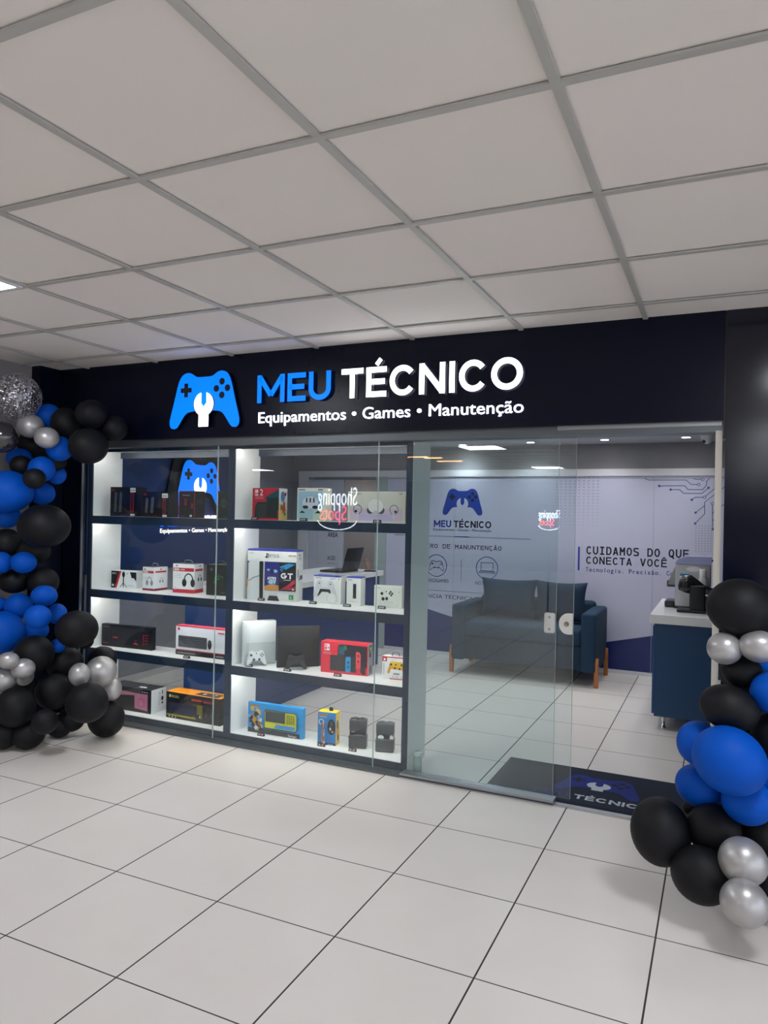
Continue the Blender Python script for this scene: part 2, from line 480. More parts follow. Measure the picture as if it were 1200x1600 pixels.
def emblem_marks(g, hw, H, z, m, M, parent=None):
    y = .5 * H - .31 * H; t = .055 * hw; L = .16 * hw; cx = -.52 * hw
    if parent is not None: g = G()
    g.flat([(cx - t, y - L), (cx + t, y - L), (cx + t, y - t), (cx + L, y - t), (cx + L, y + t), (cx + t, y + t), (cx + t, y + L), (cx - t, y + L), (cx - t, y + t), (cx - L, y + t), (cx - L, y - t), (cx - t, y - t)], z, m, M)
    if parent is not None: g.obj('cross_mark', parent)
    for dx, dy in ((0, 1), (1, 0), (0, -1), (-1, 0)):
        if parent is not None: g = G()
        g.disc(.50 * hw + dx * .155 * hw, y + dy * .155 * hw, .078 * hw, .078 * hw, z, m, M, 16)
        if parent is not None: g.obj('button_mark', parent)


# ================================================================== STRUCTURE
HC, HI = 2.49, 2.235                       # corridor and shop ceiling heights
GS, GX, GY = .6224, -.3623, 1.6638         # ceiling grid
X0, X1, Y0 = -13.0, 5.0, -12.5
YF = 3.80                                  # fascia plane
YB = 7.40                                  # mural plane

struct(G().box((X0, Y0, -.1), (X1, 3.865, 0), floor_mat('corridor_tile', -3.791, .514, 3.3147, .514)), 'floor')
struct(G().box((-4.75, 3.865, -.1), (.3, 8.9, 0), floor_mat('shop_tile', -3.791, .514, 4.3636, .527)), 'floor_shop')
struct(G().box((X0, Y0, HC + .006), (X1, 3.9, HC + .1), ceil_mat(GX, GY, GS)), 'ceiling')
# T-bars of the suspended ceiling
PANELS = [(c, r) for c in (-5, 1) for r in ((0, -7, -14) if c == -5 else (0, -6, -12, -18))] + [(-16, -7), (-16, 0), (-16, -14), (7, -6)]
tb = G(); BAR = mat('#b4b3ad', .45, .15, var=.03)
i0, i1 = math.floor((X0 - GX) / GS) + 1, math.floor((X1 - GX) / GS)
j0, j1 = math.floor((Y0 - GY) / GS) + 1, math.floor((YF - GY) / GS)
for i in range(i0, i1 + 1):
    x = GX + i * GS; tb.box((x - .012, Y0, HC - .004), (x + .012, YF, HC + .003), BAR)
for j in range(j0, j1 + 1):
    y = GY + j * GS; tb.box((X0, y - .012, HC - .0045), (X1, y + .012, HC + .0025), BAR)
struct(tb, 'trim_1')
# walls of the mall around the corridor
struct(G().box((X0, Y0 - .1, 0), (X1, Y0, HC + .1), mat('#6f6862', .8, var=.2, scale=1.2)), 'wall_mall_far')
# the corridor is left open on the right, letting in added fill light (beyond x = 5)
struct(G().box((X0 - .1, Y0, 0), (X0, 3.9, HC + .1), mat('#77736f', .8)), 'wall_mall_left')
struct(G().box((-5.3, 1.4, 0), (-4.46, 3.84, HC + .006), GREYWALL), 'wall_left')
struct(G().box((X0, 3.84, 0), (-4.70, 3.9, HC + .05), mat('#77736f', .8)), 'wall_mall_front')
struct(G().box((-4.488, 3.63, 0), (-4.375, 3.84, HC + .006), FASCIA), 'trim_2')
# shop front: fascia, left strip, right panel
g = G(); g.box((-4.40, YF, 1.975), (-.004, 3.96, HC + .006), FASCIA); g.box((-4.70, 3.85, 0), (-4.200, 3.90, 1.975), FASCIA)
struct(g, 'wall_front')
g = G(); g.box((.004, YF, 0), (X1, 3.96, HC + .006), PANELR); g.box((-.006, YF + .006, 1.9), (.006, 3.9, HC + .006), BLACK)
struct(g, 'wall_front_right')
# shop interior
struct(G().box((-4.75, 3.9, 0), (-4.65, 7.42, HI), CONCRETE), 'wall_shop_left')
struct(G().box((.08, 3.96, 0), (.18, 7.6, HI), mat('#20232b', .6)), 'wall_shop_right')
g = G(); CEILW = mat('#b9bac0', .7, var=.02)
g.box((-4.75, 3.96, HI), (.2, 8.9, HI + .08), CEILW); struct(g, 'ceiling_shop')
DX0, DX1 = -4.42, -3.52                    # back doorway
g = G(); g.box((-4.75, 7.42, 0), (DX0, 7.52, HI), CONCRETE); g.box((DX0, 7.42, 1.92), (DX1, 7.52, HI), CONCRETE); g.box((DX1, 7.42, 0), (.2, 7.52, HI), CONCRETE)
struct(g, 'wall_back')
g = G(); g.box((-5.0, 8.8, 0), (-3.0, 8.9, HI), mat('#a59b9d', .8)); g.box((-3.42, 7.52, 0), (-3.36, 8.8, HI), mat('#958b8d', .8)); g.box((-4.8, 7.52, 0), (-4.7, 8.8, HI), mat('#a59b9d', .8))
struct(g, 'wall_workshop')
# mural panels on the back wall
MW = mat('#bec0d6', .28, var=.02); MB = mat('#16276a', .25, var=.04); MT = FR = None
MT = frame((0, YB, 0), (1, 0, 0), (0, 0, 1))      # local x = world x, y = world z, z = towards the visitor
g = G(); XL, XR = -3.40, .08
g.box((XL, YB, 0.03), (XR, 7.42, 1.92), MW)
g.prism([(XL, .035), (XR, .035), (XR, .545), (-1.561, .165), (XL, .60)], 0, .0012, MB, MT)
for x in (-2.605, -.60): g.rect(x - .002, .03, x + .002, 1.9, .0016, mat('#9fa3b4', .4), MT)
g.rect(XL, 1.893, XR, 1.899, .002, mat('#7d8190', .4), MT)
INKD, INKB, INKG = ink('#1a2238'), ink('#2c3f94'), ink('#5d6a92')
CB = ink('#3f5a94')
# headline set in wide type
g.rect(-1.300, .98, -1.283, 1.215, .0018, ink('#2a3aa6'), MT)
caps(g, 'CUIDAMOS DO QUE', -1.226, 1.143, .080, None, .0018, INKD, MT, s=.165, pitch=.0633)
caps(g, 'CONECTA VOCÊ', -1.226, 1.048, .074, None, .0018, INKD, MT, s=.165, pitch=.0633)
g.text('Tecnologia. Precisão. Co', -1.226, .972, .042, None, .0018, INKB, MT, bold=.004, pitch=.034)
# dot fields
for i in range(10):
    for j in range(16): g.rect(-1.525 + i * .045 - .006, 1.90 - j * .031 - .006, -1.525 + i * .045 + .006, 1.90 - j * .031 + .006 - .0006 * j, .0018, ink('#8d93ae'), MT)
for i in range(8):
    for j in range(11): g.rect(-.225 + i * .026 - .004, 1.45 - j * .0235 - .004, -.225 + i * .026 + .004, 1.45 - j * .0235 + .004, .0018, ink('#8d93ae'), MT)
for i in range(7):
    for j in range(9): g.rect(-3.36 + i * .024 - .004, 1.80 - j * .024 - .004, -3.36 + i * .024 + .004, 1.80 - j * .024 + .004, .0018, ink('#a9afc4'), MT)
g.rect(-3.30, 1.268, -3.20, 1.276, .0018, INKG, MT)
for l in [[(-.683, 1.89), (-.648, 1.876), (-.319, 1.876), (-.274, 1.834), (-.222, 1.834)], [(-.555, 1.821), (-.329, 1.822), (-.301, 1.786), (-.174, 1.786), (-.142, 1.828), (-.143, 1.864), (-.118, 1.889)],
          [(-.452, 1.785), (-.373, 1.786), (-.339, 1.75), (-.179, 1.751), (-.125, 1.804)], [(-.253, 1.89), (-.231, 1.882), (-.19, 1.882)], [(-.266, 1.69), (-.239, 1.714), (-.17, 1.715)],
          [(-.146, 1.727), (-.07, 1.80)], [(-.061, 1.824), (-.062, 1.864), (-.035, 1.89)], [(.03, 1.83), (-.028, 1.781), (-.156, 1.668), (-.154, 1.561), (-.234, 1.47)], [(-.155, 1.638), (-.231, 1.571)],
          [(-.09, 1.643), (-.088, 1.514), (-.055, 1.48), (-.062, 1.243)], [(-.088, 1.514), (-.081, 1.426)], [(-.089, 1.568), (-.031, 1.622), (.02, 1.66)]]:
    g.line(l, .006, .0018, CB, MT)
for x, z in ((-.208, 1.834), (-.176, 1.882), (-.157, 1.715), (-.061, 1.811), (-.09, 1.657)): g.ring(x, z, .015, .015, .005, .002, CB, MT, 18)
for x, z in ((-.555, 1.821), (-.452, 1.785), (-.125, 1.804), (-.266, 1.69), (-.231, 1.571), (-.234, 1.47), (-.081, 1.42), (-.062, 1.243)): g.disc(x, z, .011, .011, .002, CB, MT, 14)
# service poster on the left of the mural
EB = ink('#1c3f9e')
E0 = frame((-2.518, YB - .0005, 1.6445), (1, 0, 0), (0, 0, 1))
g.flat(emblem_outline(.2235, .285), .0014, EB, E0); emblem_marks(g, .2235, .285, .0018, ink('#131a33'), E0)
g.flat(wrench_outline(.2235, .285, 1.08), .0019, MW, E0)
caps(g, 'MEU', -2.838, 1.371, .074, .198, .0018, ink('#26389a'), MT, s=.21)
caps(g, 'TÉCNICO', -2.612, 1.371, .074, .416, .0018, INKD, MT, s=.21)
g.text('Equipamentos • Games • Manutenção', -2.842, 1.334, .025, .648, .0018, INKD, MT)
g.rect(-3.2, 1.270, -1.775, 1.275, .0018, INKG, MT); g.rect(-2.60, 1.268, -2.436, 1.278, .002, INKB, MT)
caps(g, 'CENTRO DE MANUNTENÇÃO', -3.0655, 1.142, .046, None, .0018, INKD, MT, s=.15, pitch=.0471)
for cx in (-2.798, -2.233): g.ring(cx, .954, .121, .121, .008, .0018, INKB, MT, 40)
ico = emblem_outline(.085, .105); c0 = (-2.798, .954)
g.line([(x + c0[0], y + c0[1]) for x, y in ico + ico[:1]], .006, .0018, INKB, MT)
for dx, r in ((-.02, .012), (.022, .012)): g.ring(c0[0] + dx, .935, r, r, .004, .0019, INKB, MT, 14)
g.line([(c0[0] - .048, .965), (c0[0] - .048, .985)], .007, .0019, INKB, MT); g.line([(c0[0] - .058, .975), (c0[0] - .038, .975)], .007, .0019, INKB, MT)
for dx, dy in ((.05, .01), (.05, -.01), (.04, 0), (.06, 0)): g.disc(c0[0] + dx, .975 + dy, .005, .005, .0019, INKB, MT, 8)
g.line([(-2.298, .925), (-2.298, 1.01), (-2.168, 1.01), (-2.168, .925), (-2.298, .925)], .006, .0018, INKB, MT)
g.line([(-2.318, .905), (-2.31, .921), (-2.156, .921), (-2.148, .905), (-2.318, .905)], .006, .0018, INKB, MT)
g.rect(-2.520, .80, -2.515, 1.03, .0018, INKG, MT)
g.text('VIDEOGAMES', -2.945, .776, .036, .288, .0018, INKD, MT); g.text('NOTEBOOKS', -2.357, .776, .036, .26, .0018, INKD, MT)
g.rect(-3.05, .683, -1.78, .688, .0018, INKG, MT)
g.text('ASSISTÊNCIA TÉCNICA ESPECIALIZADA', -3.166, .604, .040, 1.35, .0018, INKD, MT)
struct(g, 'wall_mural')
g = G(); TR = mat('#d3d4dc', .4)
g.box((-4.55, YB - .012, 1.915), (.08, 7.42, 1.985), TR); g.box((DX1 - .02, YB - .01, 0), (XL, 7.42, 1.92), mat('#a3b0b2', .4)); g.box((-4.55, YB - .01, 0), (DX0, 7.42, 1.92), TR)
g.box((DX0, YB, 1.885), (DX1, 7.50, 1.925), mat('#7f868c', .5))
struct(g, 'trim_3')
g = G(); g.box((XL, YB - .014, 0), (.08, 7.42, .035), TR); g.box((-4.65, 3.96, 0), (-4.636, 7.4, .055), mat('#c9c9c9', .5))
struct(g, 'baseboard_back')
# sliding white leaf in the back doorway
g = G(); g.box((DX0, 7.425, .005), (-3.965, 7.455, 1.885), mat('#c3c7d6', .35)); DT = frame((0, 7.425, 0), (1, 0, 0), (0, 0, 1))
g.rect(-4.30, .02, -4.297, 1.88, .001, GREY, DT)
g.text('ÁREA', -4.165, 1.222, .052, .135, .001, INKD, DT, bold=.02); g.text('ACES', -4.165, .955, .045, .105, .001, INKD, DT, bold=.01)
g.rect(-4.16, .905, -4.06, .909, .001, INKG, DT); g.rect(-4.16, .92, -4.06, .924, .001, INKG, DT)
d = struct(g, 'door_2')
# ---- head rail, floor track and the glass front
g = G(); g.box((-4.205, 3.835, 1.925), (-.012, 3.955, 1.975), ALU_D); g.box((-.79, 3.828, 1.955), (-.012, 3.835, 1.975), ALU)
struct(g, 'trim_4')
g = G(); g.box((-4.205, 3.822, 0), (-1.645, 3.895, .014), ALU_D); g.box((-1.645, 3.822, 0), (-.775, 3.90, .026), ALU); g.box((-1.645, 3.818, .008), (-.775, 3.822, .014), DGREY)
g.box((-.775, 3.84, 0), (-.01, 3.88, .004), ALU)
struct(g, 'trim_5')
struct(G().box((-4.200, 3.852, .014), (-4.196, 3.872, 1.925), ALU_D), 'trim_6')
struct(G().box((-.038, 3.825, 0), (-.008, 3.955, 1.93), mat('#c9c4b8', .45)), 'trim_7')
PZ0, PZ1 = .016, 1.925
EDGE = mat('#7fa79b', .15)


def pane(name, xa, xb, y, z0=PZ0):
    g = G(); g.box((xa, y, z0), (xb, y + .008, PZ1), GLASS)
    o = struct(g, name)
    for x in (xa, xb):
        pass
    return o


pane('window_1', -4.181, -2.999, 3.862); pane('window_2', -2.995, -1.838, 3.862)
w3 = pane('window_3', -1.834, -.786, 3.862, .028)
d1 = pane('door_1', -1.62, -.700, 3.884, .028)
seam = mat('#a9bcb6', .2)
for par, x, y in ((w3, -.7865, 3.862), (d1, -.7005, 3.884)):
    G().box((x, y, .03), (x + .0012, y + .008, 1.92), seam).obj('edge_strip', par)
for x in (-2.997, -1.836):
    G().box((x - .0022, 3.862, .016), (x + .0022, 3.870, 1.925), seam).obj('seam_strip', bpy.data.objects['window_2'] if x < -2 else w3)
# lock on the sliding leaf, strike plate on the fixed pane
LOCKM = mat('#d9d8d2', .3, .1); zc = .945
g = G(); L = frame((-.700, 3.884, zc), (1, 0, 0), (0, 0, 1))
pts = [(0, -.054), (0, .054)] + [(-.026 - .044 * math.cos(a), .054 * math.sin(a)) for a in [PI / 2 - PI * i / 16 for i in range(17)]]
g.prism(pts, .0, .022, LOCKM, L); lk = g.obj('lock', d1, .003)
M_ = L @ Matrix.Translation((-.030, .0, .022)); g = G(); g.lathe([(.013, 0), (.013, .006), (.008, .006), (.008, .004), (0, .004)], mat('#8d8a84', .3, .6), M_); g.obj('key_cylinder', lk)
g = G(); L = frame((-.787, 3.862, zc), (1, 0, 0), (0, 0, 1))
g.bbox((-.058, -.054, 0), (0, .054, .018), mat('#c7c8c4', .35), .012, L); st = g.obj('strike_plate', w3)
g = G()
for z in (-.032, .032): g.lathe([(.006, 0), (.006, .003), (0, .003)], GREY, L @ Matrix.Translation((-.029, z, .018)), 14)
g.obj('screw', st)

# ================================================================== LIGHTS OF THE PLACE
PAN = mat('#f4f8ff', .5, emit=PANEL_E, key='light_diffuser'); PANF = mat('#d8d8d8', .4)
PL_LABEL = {(-5, 0): 'lit square ceiling panel cut by the left edge of the photo', (-5, -7): 'lit ceiling panel reflected in the glass left of the emblem poster', (1, 0): 'lit ceiling panel reflected in the navy panel right of the shop opening'}
for k, (c, r) in enumerate(PANELS):
    x, y = GX + c * GS, GY + r * GS
    if y < Y0: continue
    lab = PL_LABEL.get((c, r), 'lit square ceiling panel further off in the mall, seen only as a reflection')
    t = root('ceiling_light', (x + GS / 2, y + GS / 2, HC - .012), lab, 'ceiling light', 'square light panels of the mall ceiling')
    G().box((x + .03, y + .03, HC - .008), (x + GS - .03, y + GS - .03, HC + .002), PAN).obj('diffuser', t)
    g = G()
    for a, b in (((x + .012, y + .012), (x + .03, y + GS - .012)), ((x + GS - .03, y + .012), (x + GS - .012, y + GS - .012)), ((x + .03, y + .012), (x + GS - .03, y + .03)), ((x + .03, y + GS - .03), (x + GS - .03, y + GS - .012))):
        g.box((*a, HC - .011), (*b, HC + .002), PANF)
    g.obj('frame', t)
DL = mat('#fff6e8', .5, emit=30, key='lamp_lens')
spots = [(-1.014, 6.488), (-1.012, 7.038), (-.306, 6.479), (-.308, 6.985), (-2.447, 6.627), (-1.729, 6.573), (-1.729, 7.113), (-2.464, 7.212), (-3.15, 6.7), (-3.9, 6.6), (-3.15, 5.4), (-2.3, 5.3), (-1.2, 5.2), (-3.9, 5.3), (-.4, 5.2)]
spots += [(-4.0, 8.0), (-4.45, 8.3), (-3.7, 8.4)]  # unseen lamps added to brighten the workshop behind the back doorway
dlab = ['front downlight of the pair left of the camera pair, above the sofa armrest', 'back downlight of the pair above the sofa armrest', 'front downlight of the pair beside the dome camera', 'back downlight of the pair beside the dome camera',
        'downlight nearest the white shelf side post', 'front downlight of the pair above the right poster edge', 'back downlight of the pair above the right poster edge', 'downlight half hidden behind the reflected panel']
for k, (x, y) in enumerate(spots):
    t = root('downlight', (x, y, HI - .006), dlab[k] if k < 8 else 'small round unseen downlight of the shop ceiling', 'downlight', 'round downlights of the shop ceiling')
    M_ = Matrix.Translation((x, y, HI - .006))
    G().lathe([(.036, .002), (.048, 0), (.052, .006), (.036, .006)], WHITE, M_, 24, caps=False).obj('trim_ring', t)
    G().disc(x, -y, .036, .036, 0, DL, frame((0, 0, HI - .003), (1, 0, 0), (0, -1, 0)), 24).obj('lens', t)
    ld = bpy.data.lights.new('lamp', 'SPOT'); ld.energy = DOWN_W * 4; ld.color = (.93, .96, 1); ld.spot_size = 2.5; ld.spot_blend = .9; ld.shadow_soft_size = .05
    lo = bpy.data.objects.new('lamp', ld); COL.objects.link(lo); lo.parent = t; lo.location = (0, 0, -.01)

WARM = mat('#ffb27a', .5, emit=7, key='warm_tube')
for k, (px, w_) in enumerate((((652, 713.5), .34), ((676, 715), .30), ((702, 720), .46))):
    d = ray(*px); p1 = CAM + d * (3.866 / d.y); d2 = Vector((d.x, -d.y, d.z)); p = p1 + d2 * ((2.46 - p1.z) / d2.z)
    t = root('strip_light', (p.x, p.y, 2.445), ('left', 'middle', 'right')[k] + ' warm strip lamp mirrored in the glass above the emblem poster', 'strip light', 'warm strip lamps mirrored in the glass')
    G().box((p.x - w_ / 2, p.y - .02, 2.447), (p.x + w_ / 2, p.y + .02, 2.462), WARM).obj('tube', t)
    G().box((p.x - w_ / 2 - .02, p.y - .03, 2.462), (p.x + w_ / 2 + .02, p.y + .03, HC - .004), PANF).obj('housing', t)

# ================================================================== SHOP SIGNS
SB = mat((.0, .17, 1.0), .4, emit=SIGN_BLUE_E, spec=.2, key='sign_blue'); SW = mat('#f6f8ff', .4, emit=SIGN_WHITE_E, key='sign_white'); SIDE = mat('#0c0e16', .4)
t = root('shop_sign', (-1.8, 3.78, 2.03), 'lit sign of blue emblem and raised letters on the dark fascia', 'sign')
EM = frame((-3.046, YF, 2.211), (1, 0, 0), (0, 0, 1)); hw, H = .281, .365
e = G().prism(emblem_outline(hw, H), .012, .03, SB, EM, SIDE).obj('emblem', t, .0)
emblem_marks(None, hw, H, .0312, SIDE, EM, e)
G().prism([(x * 1.14, y) for x, y in wrench_outline(hw, H)], .03, .031, mat('#12305e', .4), EM).obj('wrench_border', e)
G().prism(wrench_outline(hw, H), .031, .036, SW, EM).obj('wrench', e)
FR = frame((0, YF, 0), (1, 0, 0), (0, 0, 1))
for wd_, xx, ww, mm, nm in (('MEU', -2.638, .522, SB, 'blue_letter'), ('TÉCNICO', -2.045, 1.080, SW, 'white_letter')):
    tot = sum(_cw.get({'É': 'E'}.get(c, c)) for c in wd_) + .11 * (len(wd_) - 1); k = ww / tot; px = xx
    for c in wd_:
        a = _cw[{'É': 'E'}.get(c, c)]
        caps(G(), c, px, 2.172, .172, a * k, .012, mm, FR, s=.185, thick=.014, side=SIDE).obj(nm, t); px += (a + .11) * k
words('Equipamentos • Games • Manutenção', -2.638, 2.051, .066, 1.675, .006, SW, FR, t, ext=.02)

t = root('wall_board', (-4.62, 5.4, .96), 'navy board covering the upper left wall behind the shelf', 'panel')
G().box((-4.65, 4.3, .965), (-4.622, 6.22, 2.235), NAVY).obj('panel', t)
t = root('wall_sign', (-4.60, 5.64, 1.28), 'lit emblem sign on the navy board, seen through the left shelf', 'sign')
EM = frame((-4.622, 5.635, 1.757), (0, 1, 0), (0, 0, 1)); hw, H = .335, .435
G().prism([(x - .03, y - .02) for x, y in emblem_outline(hw * 1.32, H * 1.42)], .0, .02, mat('#0c0f18', .4), EM).obj('backing_plate', t)
e = G().prism(emblem_outline(hw, H), .03, .045, SB, EM, SIDE).obj('emblem', t)
emblem_marks(None, hw, H, .0462, SIDE, EM, e)
SW2 = mat('#ffeedd', .4, emit=1.5, key='sign_warm')
G().prism(wrench_outline(hw, H), .045, .05, SW2, EM).obj('wrench', e)
FL = frame((-4.622, 0, 0), (0, 1, 0), (0, 0, 1))
caps(G(), 'MEU', 5.14, 1.345, .105, .31, .004, SB, FL, s=.21, thick=.02).obj('blue_lettering', t)
caps(G(), 'TÉCNICO', 5.50, 1.345, .105, .645, .004, SW2, FL, s=.21, thick=.02).obj('white_lettering', t)
words('Equipamentos • Games • Manutenção', 5.14, 1.288, .038, 1.005, .004, SW2, FL, t, ext=.008)

# neon sign across the corridor that mirrors in the shop glass
NW, NO, NP = mat('#eef6ff', .4, emit=6.5, key='neon_white'), mat('#ff4a22', .4, emit=6.5, key='neon_orange'), mat('#ff3a6e', .4, emit=6.5, key='neon_pink')


def neon(loc, k, label):
    t = root('neon_sign', loc, label, 'neon sign', 'neon signs across the mall corridor')
    x, y, z = loc
    M = frame((x, y, z), (-1, 0, 0), (0, 0, 1)) @ Matrix.Scale(k, 4)
    G().text('Shopping', -.37, .44, .30, .74, .01, NW, M, ext=.01, bold=-.006).obj('white_lettering', t)
    g = G().text('Sp', -.18, .19, .24, .22, .01, NP, M, ext=.01, bold=-.006); g.obj('pink_lettering', t)
    G().text('ots', .06, .19, .24, .27, .01, NO, M, ext=.01, bold=-.006).obj('orange_lettering', t)
    pts = [M @ Vector((.37 * math.cos(a), .20 + .17 * math.sin(a), .01)) for a in [PI + .1 + (PI - .2) * i / 20 for i in range(21)]]
    G().tube(pts, .008 * k, NW).obj('arc_tube', t)
    G().box((-.45, -.02, -.03), (.45, .92, -.01), mat('#15161a', .6), M).obj('backing_plate', t)
    G().box((-.03, -z / k, -.05), (.03, .9, -.03), DGREY, M).obj('post', t)


neon((-5.86, -3.03, 1.19), 1.0, 'neon sign with white and red script mirrored in the shelf window')
neon((-2.32, -3.03, 1.30), .42, 'small neon sign whose faint mirror image shows on the sliding door')


# ================================================================== DISPLAY SHELF
SHY0, SHY1 = 3.92, 4.21
SX = [(-4.165, -2.955), (-2.905, -1.680)]            # inner width of the two columns
SZ = [1.445, .912, .487]                             # board tops
shelf = root('display_shelf', (-2.92, 4.06, 0), 'tall navy edged white shelf unit with eight lit cells behind the window', 'shelf')
SWH = mat('#e9ebea', .45, var=.02)
for xa, xb in ((-4.20, -4.165), (-2.955, -2.905), (-1.680, -1.645)):
    p = G().box((xa, SHY0 + .012, 0), (xb, SHY1, 1.945), SWH).obj('side_panel', shelf)
    G().box((xa, SHY0, 0), (xb, SHY0 + .012, 1.945), NAVY_EDGE).obj('front_edge', p)
LEDM = mat('#fff4ee', .5, emit=LED_E, key='led_strip')
for xa, xb in SX:
    b = G().box((xa, SHY0 + .012, .0), (xb, SHY1, .045), SWH).obj('bottom_board', shelf)
    G().box((xa, SHY0, 0), (xb, SHY0 + .012, .045), NAVY_EDGE).obj('front_edge', b)
    tp = G().box((xa, SHY0 + .012, 1.925), (xb, SHY1, 1.945), SWH).obj('top_board', shelf)
    G().box((xa, SHY0, 1.905), (xb, SHY0 + .012, 1.945), NAVY_EDGE).obj('front_edge', tp)
    G().box((xa, SHY1 - .02, 1.880), (xb, SHY1, 1.925), NAVY_EDGE).obj('back_rail', tp)
    G().box((xa + .01, SHY0 + .03, 1.917), (xb - .01, SHY0 + .042, 1.925), LEDM).obj('led_strip', tp)
    for z in SZ:
        b = G().box((xa, SHY0 + .012, z - .032), (xb, SHY1, z), SWH).obj('shelf_board', shelf)
        G().box((xa, SHY0, z - .057), (xb, SHY0 + .012, z), NAVY_EDGE).obj('front_edge', b)
        G().box((xa + .01, SHY0 + .03, z - .040), (xb - .01, SHY0 + .042, z - .032), LEDM).obj('led_strip', b)

# ------------------------------------------------------------------ boxed goods
def pad_shape(g, cx, cy, s, z, m, M):
    g.flat([(x + cx, y + cy) for x, y in emblem_outline(s, s * 1.3)], z, m, M)


def hp_shape(g, cx, cy, s, z, m, M):
    g.ring(cx, cy + .1 * s, .62 * s, .78 * s, .14 * s, z, m, M, 20, -.1, PI + .1)
    g.disc(cx - .56 * s, cy - .22 * s, .30 * s, .46 * s, z, m, M, 14); g.disc(cx + .56 * s, cy - .22 * s, .30 * s, .46 * s, z, m, M, 14)


def kb_shape(g, x0, y0, x1, y1, z, m, mk, M, nx=16, ny=5):
    g.rect(x0, y0, x1, y1, z, m, M); dx, dy = (x1 - x0) / nx, (y1 - y0) / ny
    for i in range(nx):
        for j in range(ny):
            g.rect(x0 + (i + .14) * dx, y0 + (j + .16) * dy, x0 + (i + .86) * dx, y0 + (j + .84) * dy, z + .0003, mk, M)


def paint(g, items, w, h, M):
    z = .0004
    for it in items:
        k, a = it[0], it[1:]
        if k == 'r': g.rect(a[0] * w, a[1] * h, a[2] * w, a[3] * h, z, a[4], M)
        elif k == 'p': g.flat([(x * w, y * h) for x, y in a[0]], z, a[1], M)
        elif k == 'd': g.disc(a[0] * w, a[1] * h, a[2] * h, a[3] * h, z, a[4], M)
        elif k == 'o': g.ring(a[0] * w, a[1] * h, a[2] * h, a[2] * h, a[3] * h, z, a[4], M, 22)
        elif k == 't': g.text(a[0], a[1] * w, a[2] * h, a[3] * h, a[4] * w if a[4] else None, z, a[5], M, bold=.004)
        elif k == 'c': caps(g, a[0], a[1] * w, a[2] * h, a[3] * h, a[4] * w, z, a[5], M, s=.24)
        elif k == 'pad': pad_shape(g, a[0] * w, a[1] * h, a[2] * h, z, a[3], M)
        elif k == 'hp': hp_shape(g, a[0] * w, a[1] * h, a[2] * h, z, a[3], M)
        elif k == 'kb': kb_shape(g, a[0] * w, a[1] * h, a[2] * w, a[3] * h, z, a[4], a[5], M, *(a[6:] or (16, 5))); z += .0003
        elif k == 'l': g.line([(x * w, y * h) for x, y in a[0]], a[1] * h, z, a[2], M)
        z += .0003


def pbox(name, label, PL, PR, z0, h, d, c, front=(), side=(), top=(), side_c=None, top_c=None, cat='box', group=None, bev=0):
    PL, PR = Vector((*PL, 0)), Vector((*PR, 0)); u = (PR - PL).normalized(); w = (PR - PL).length; n = Vector((u.y, -u.x, 0)); v = Vector((0, 0, 1))
    z0 += .0005; o = PL + v * z0; g = G()
    A = [o, o + u * w, o + u * w - n * d, o - n * d]; B = [p + v * h for p in A]; V = A + B
    for f, m in (((0, 1, 5, 4), c), ((1, 2, 6, 5), side_c or c), ((2, 3, 7, 6), side_c or c), ((3, 0, 4, 7), side_c or c), ((4, 5, 6, 7), top_c or c), ((0, 3, 2, 1), c)):
        g.add([V[i] for i in f], [(0, 1, 2, 3)], m)
    paint(g, front, w, h, frame(o, u, v)); paint(g, side, d, h, frame(A[1], -n, v)); paint(g, top, w, d, frame(B[0], u, -n))
    ob = g.obj(name); tag(ob, label, cat, group)
    return ob, frame(B[0], u, -n), w


def handle(ob, M, w, d, s=.035, m=None):
    # fold-up carrying loop on a box top; M = top frame
    m = m or mat('#6d7076', .4); g = G(); cx, cy = w / 2, d / 2
    pts = [M @ Vector((cx - s, cy, 0)), M @ Vector((cx - s * .9, cy, .016)), M @ Vector((cx - s * .6, cy, .022)), M @ Vector((cx + s * .6, cy, .022)), M @ Vector((cx + s * .9, cy, .016)), M @ Vector((cx + s, cy, 0))]
    g.tube(pts, .004, m, n=8)
    h = g.obj('handle', ob)
    return h


K, K2, RED, RED2, WH, OFF = ink('#17181c'), ink('#26282e'), ink('#c21f30'), ink('#8e1d2b'), ink('#eceeee'), ink('#d5d8da')
GRN, TEAL, GOLD, ORG, YEL = ink('#1d7a3a'), ink('#0f4c52'), ink('#a99a2c'), ink('#f0981e'), ink('#f2cf1a')
GR1, GR2, GR3 = ink('#54575d'), ink('#8d9196'), ink('#b9bdc1')
PAD_G = 'boxes on the left column of the shelf'; PAD_H = 'boxes on the right column of the shelf'
stick = lambda x: [('p', [(x, .14), (x + .10, .14), (x + .12, .80), (x + .06, .84), (x + .02, .78)], GR1)]
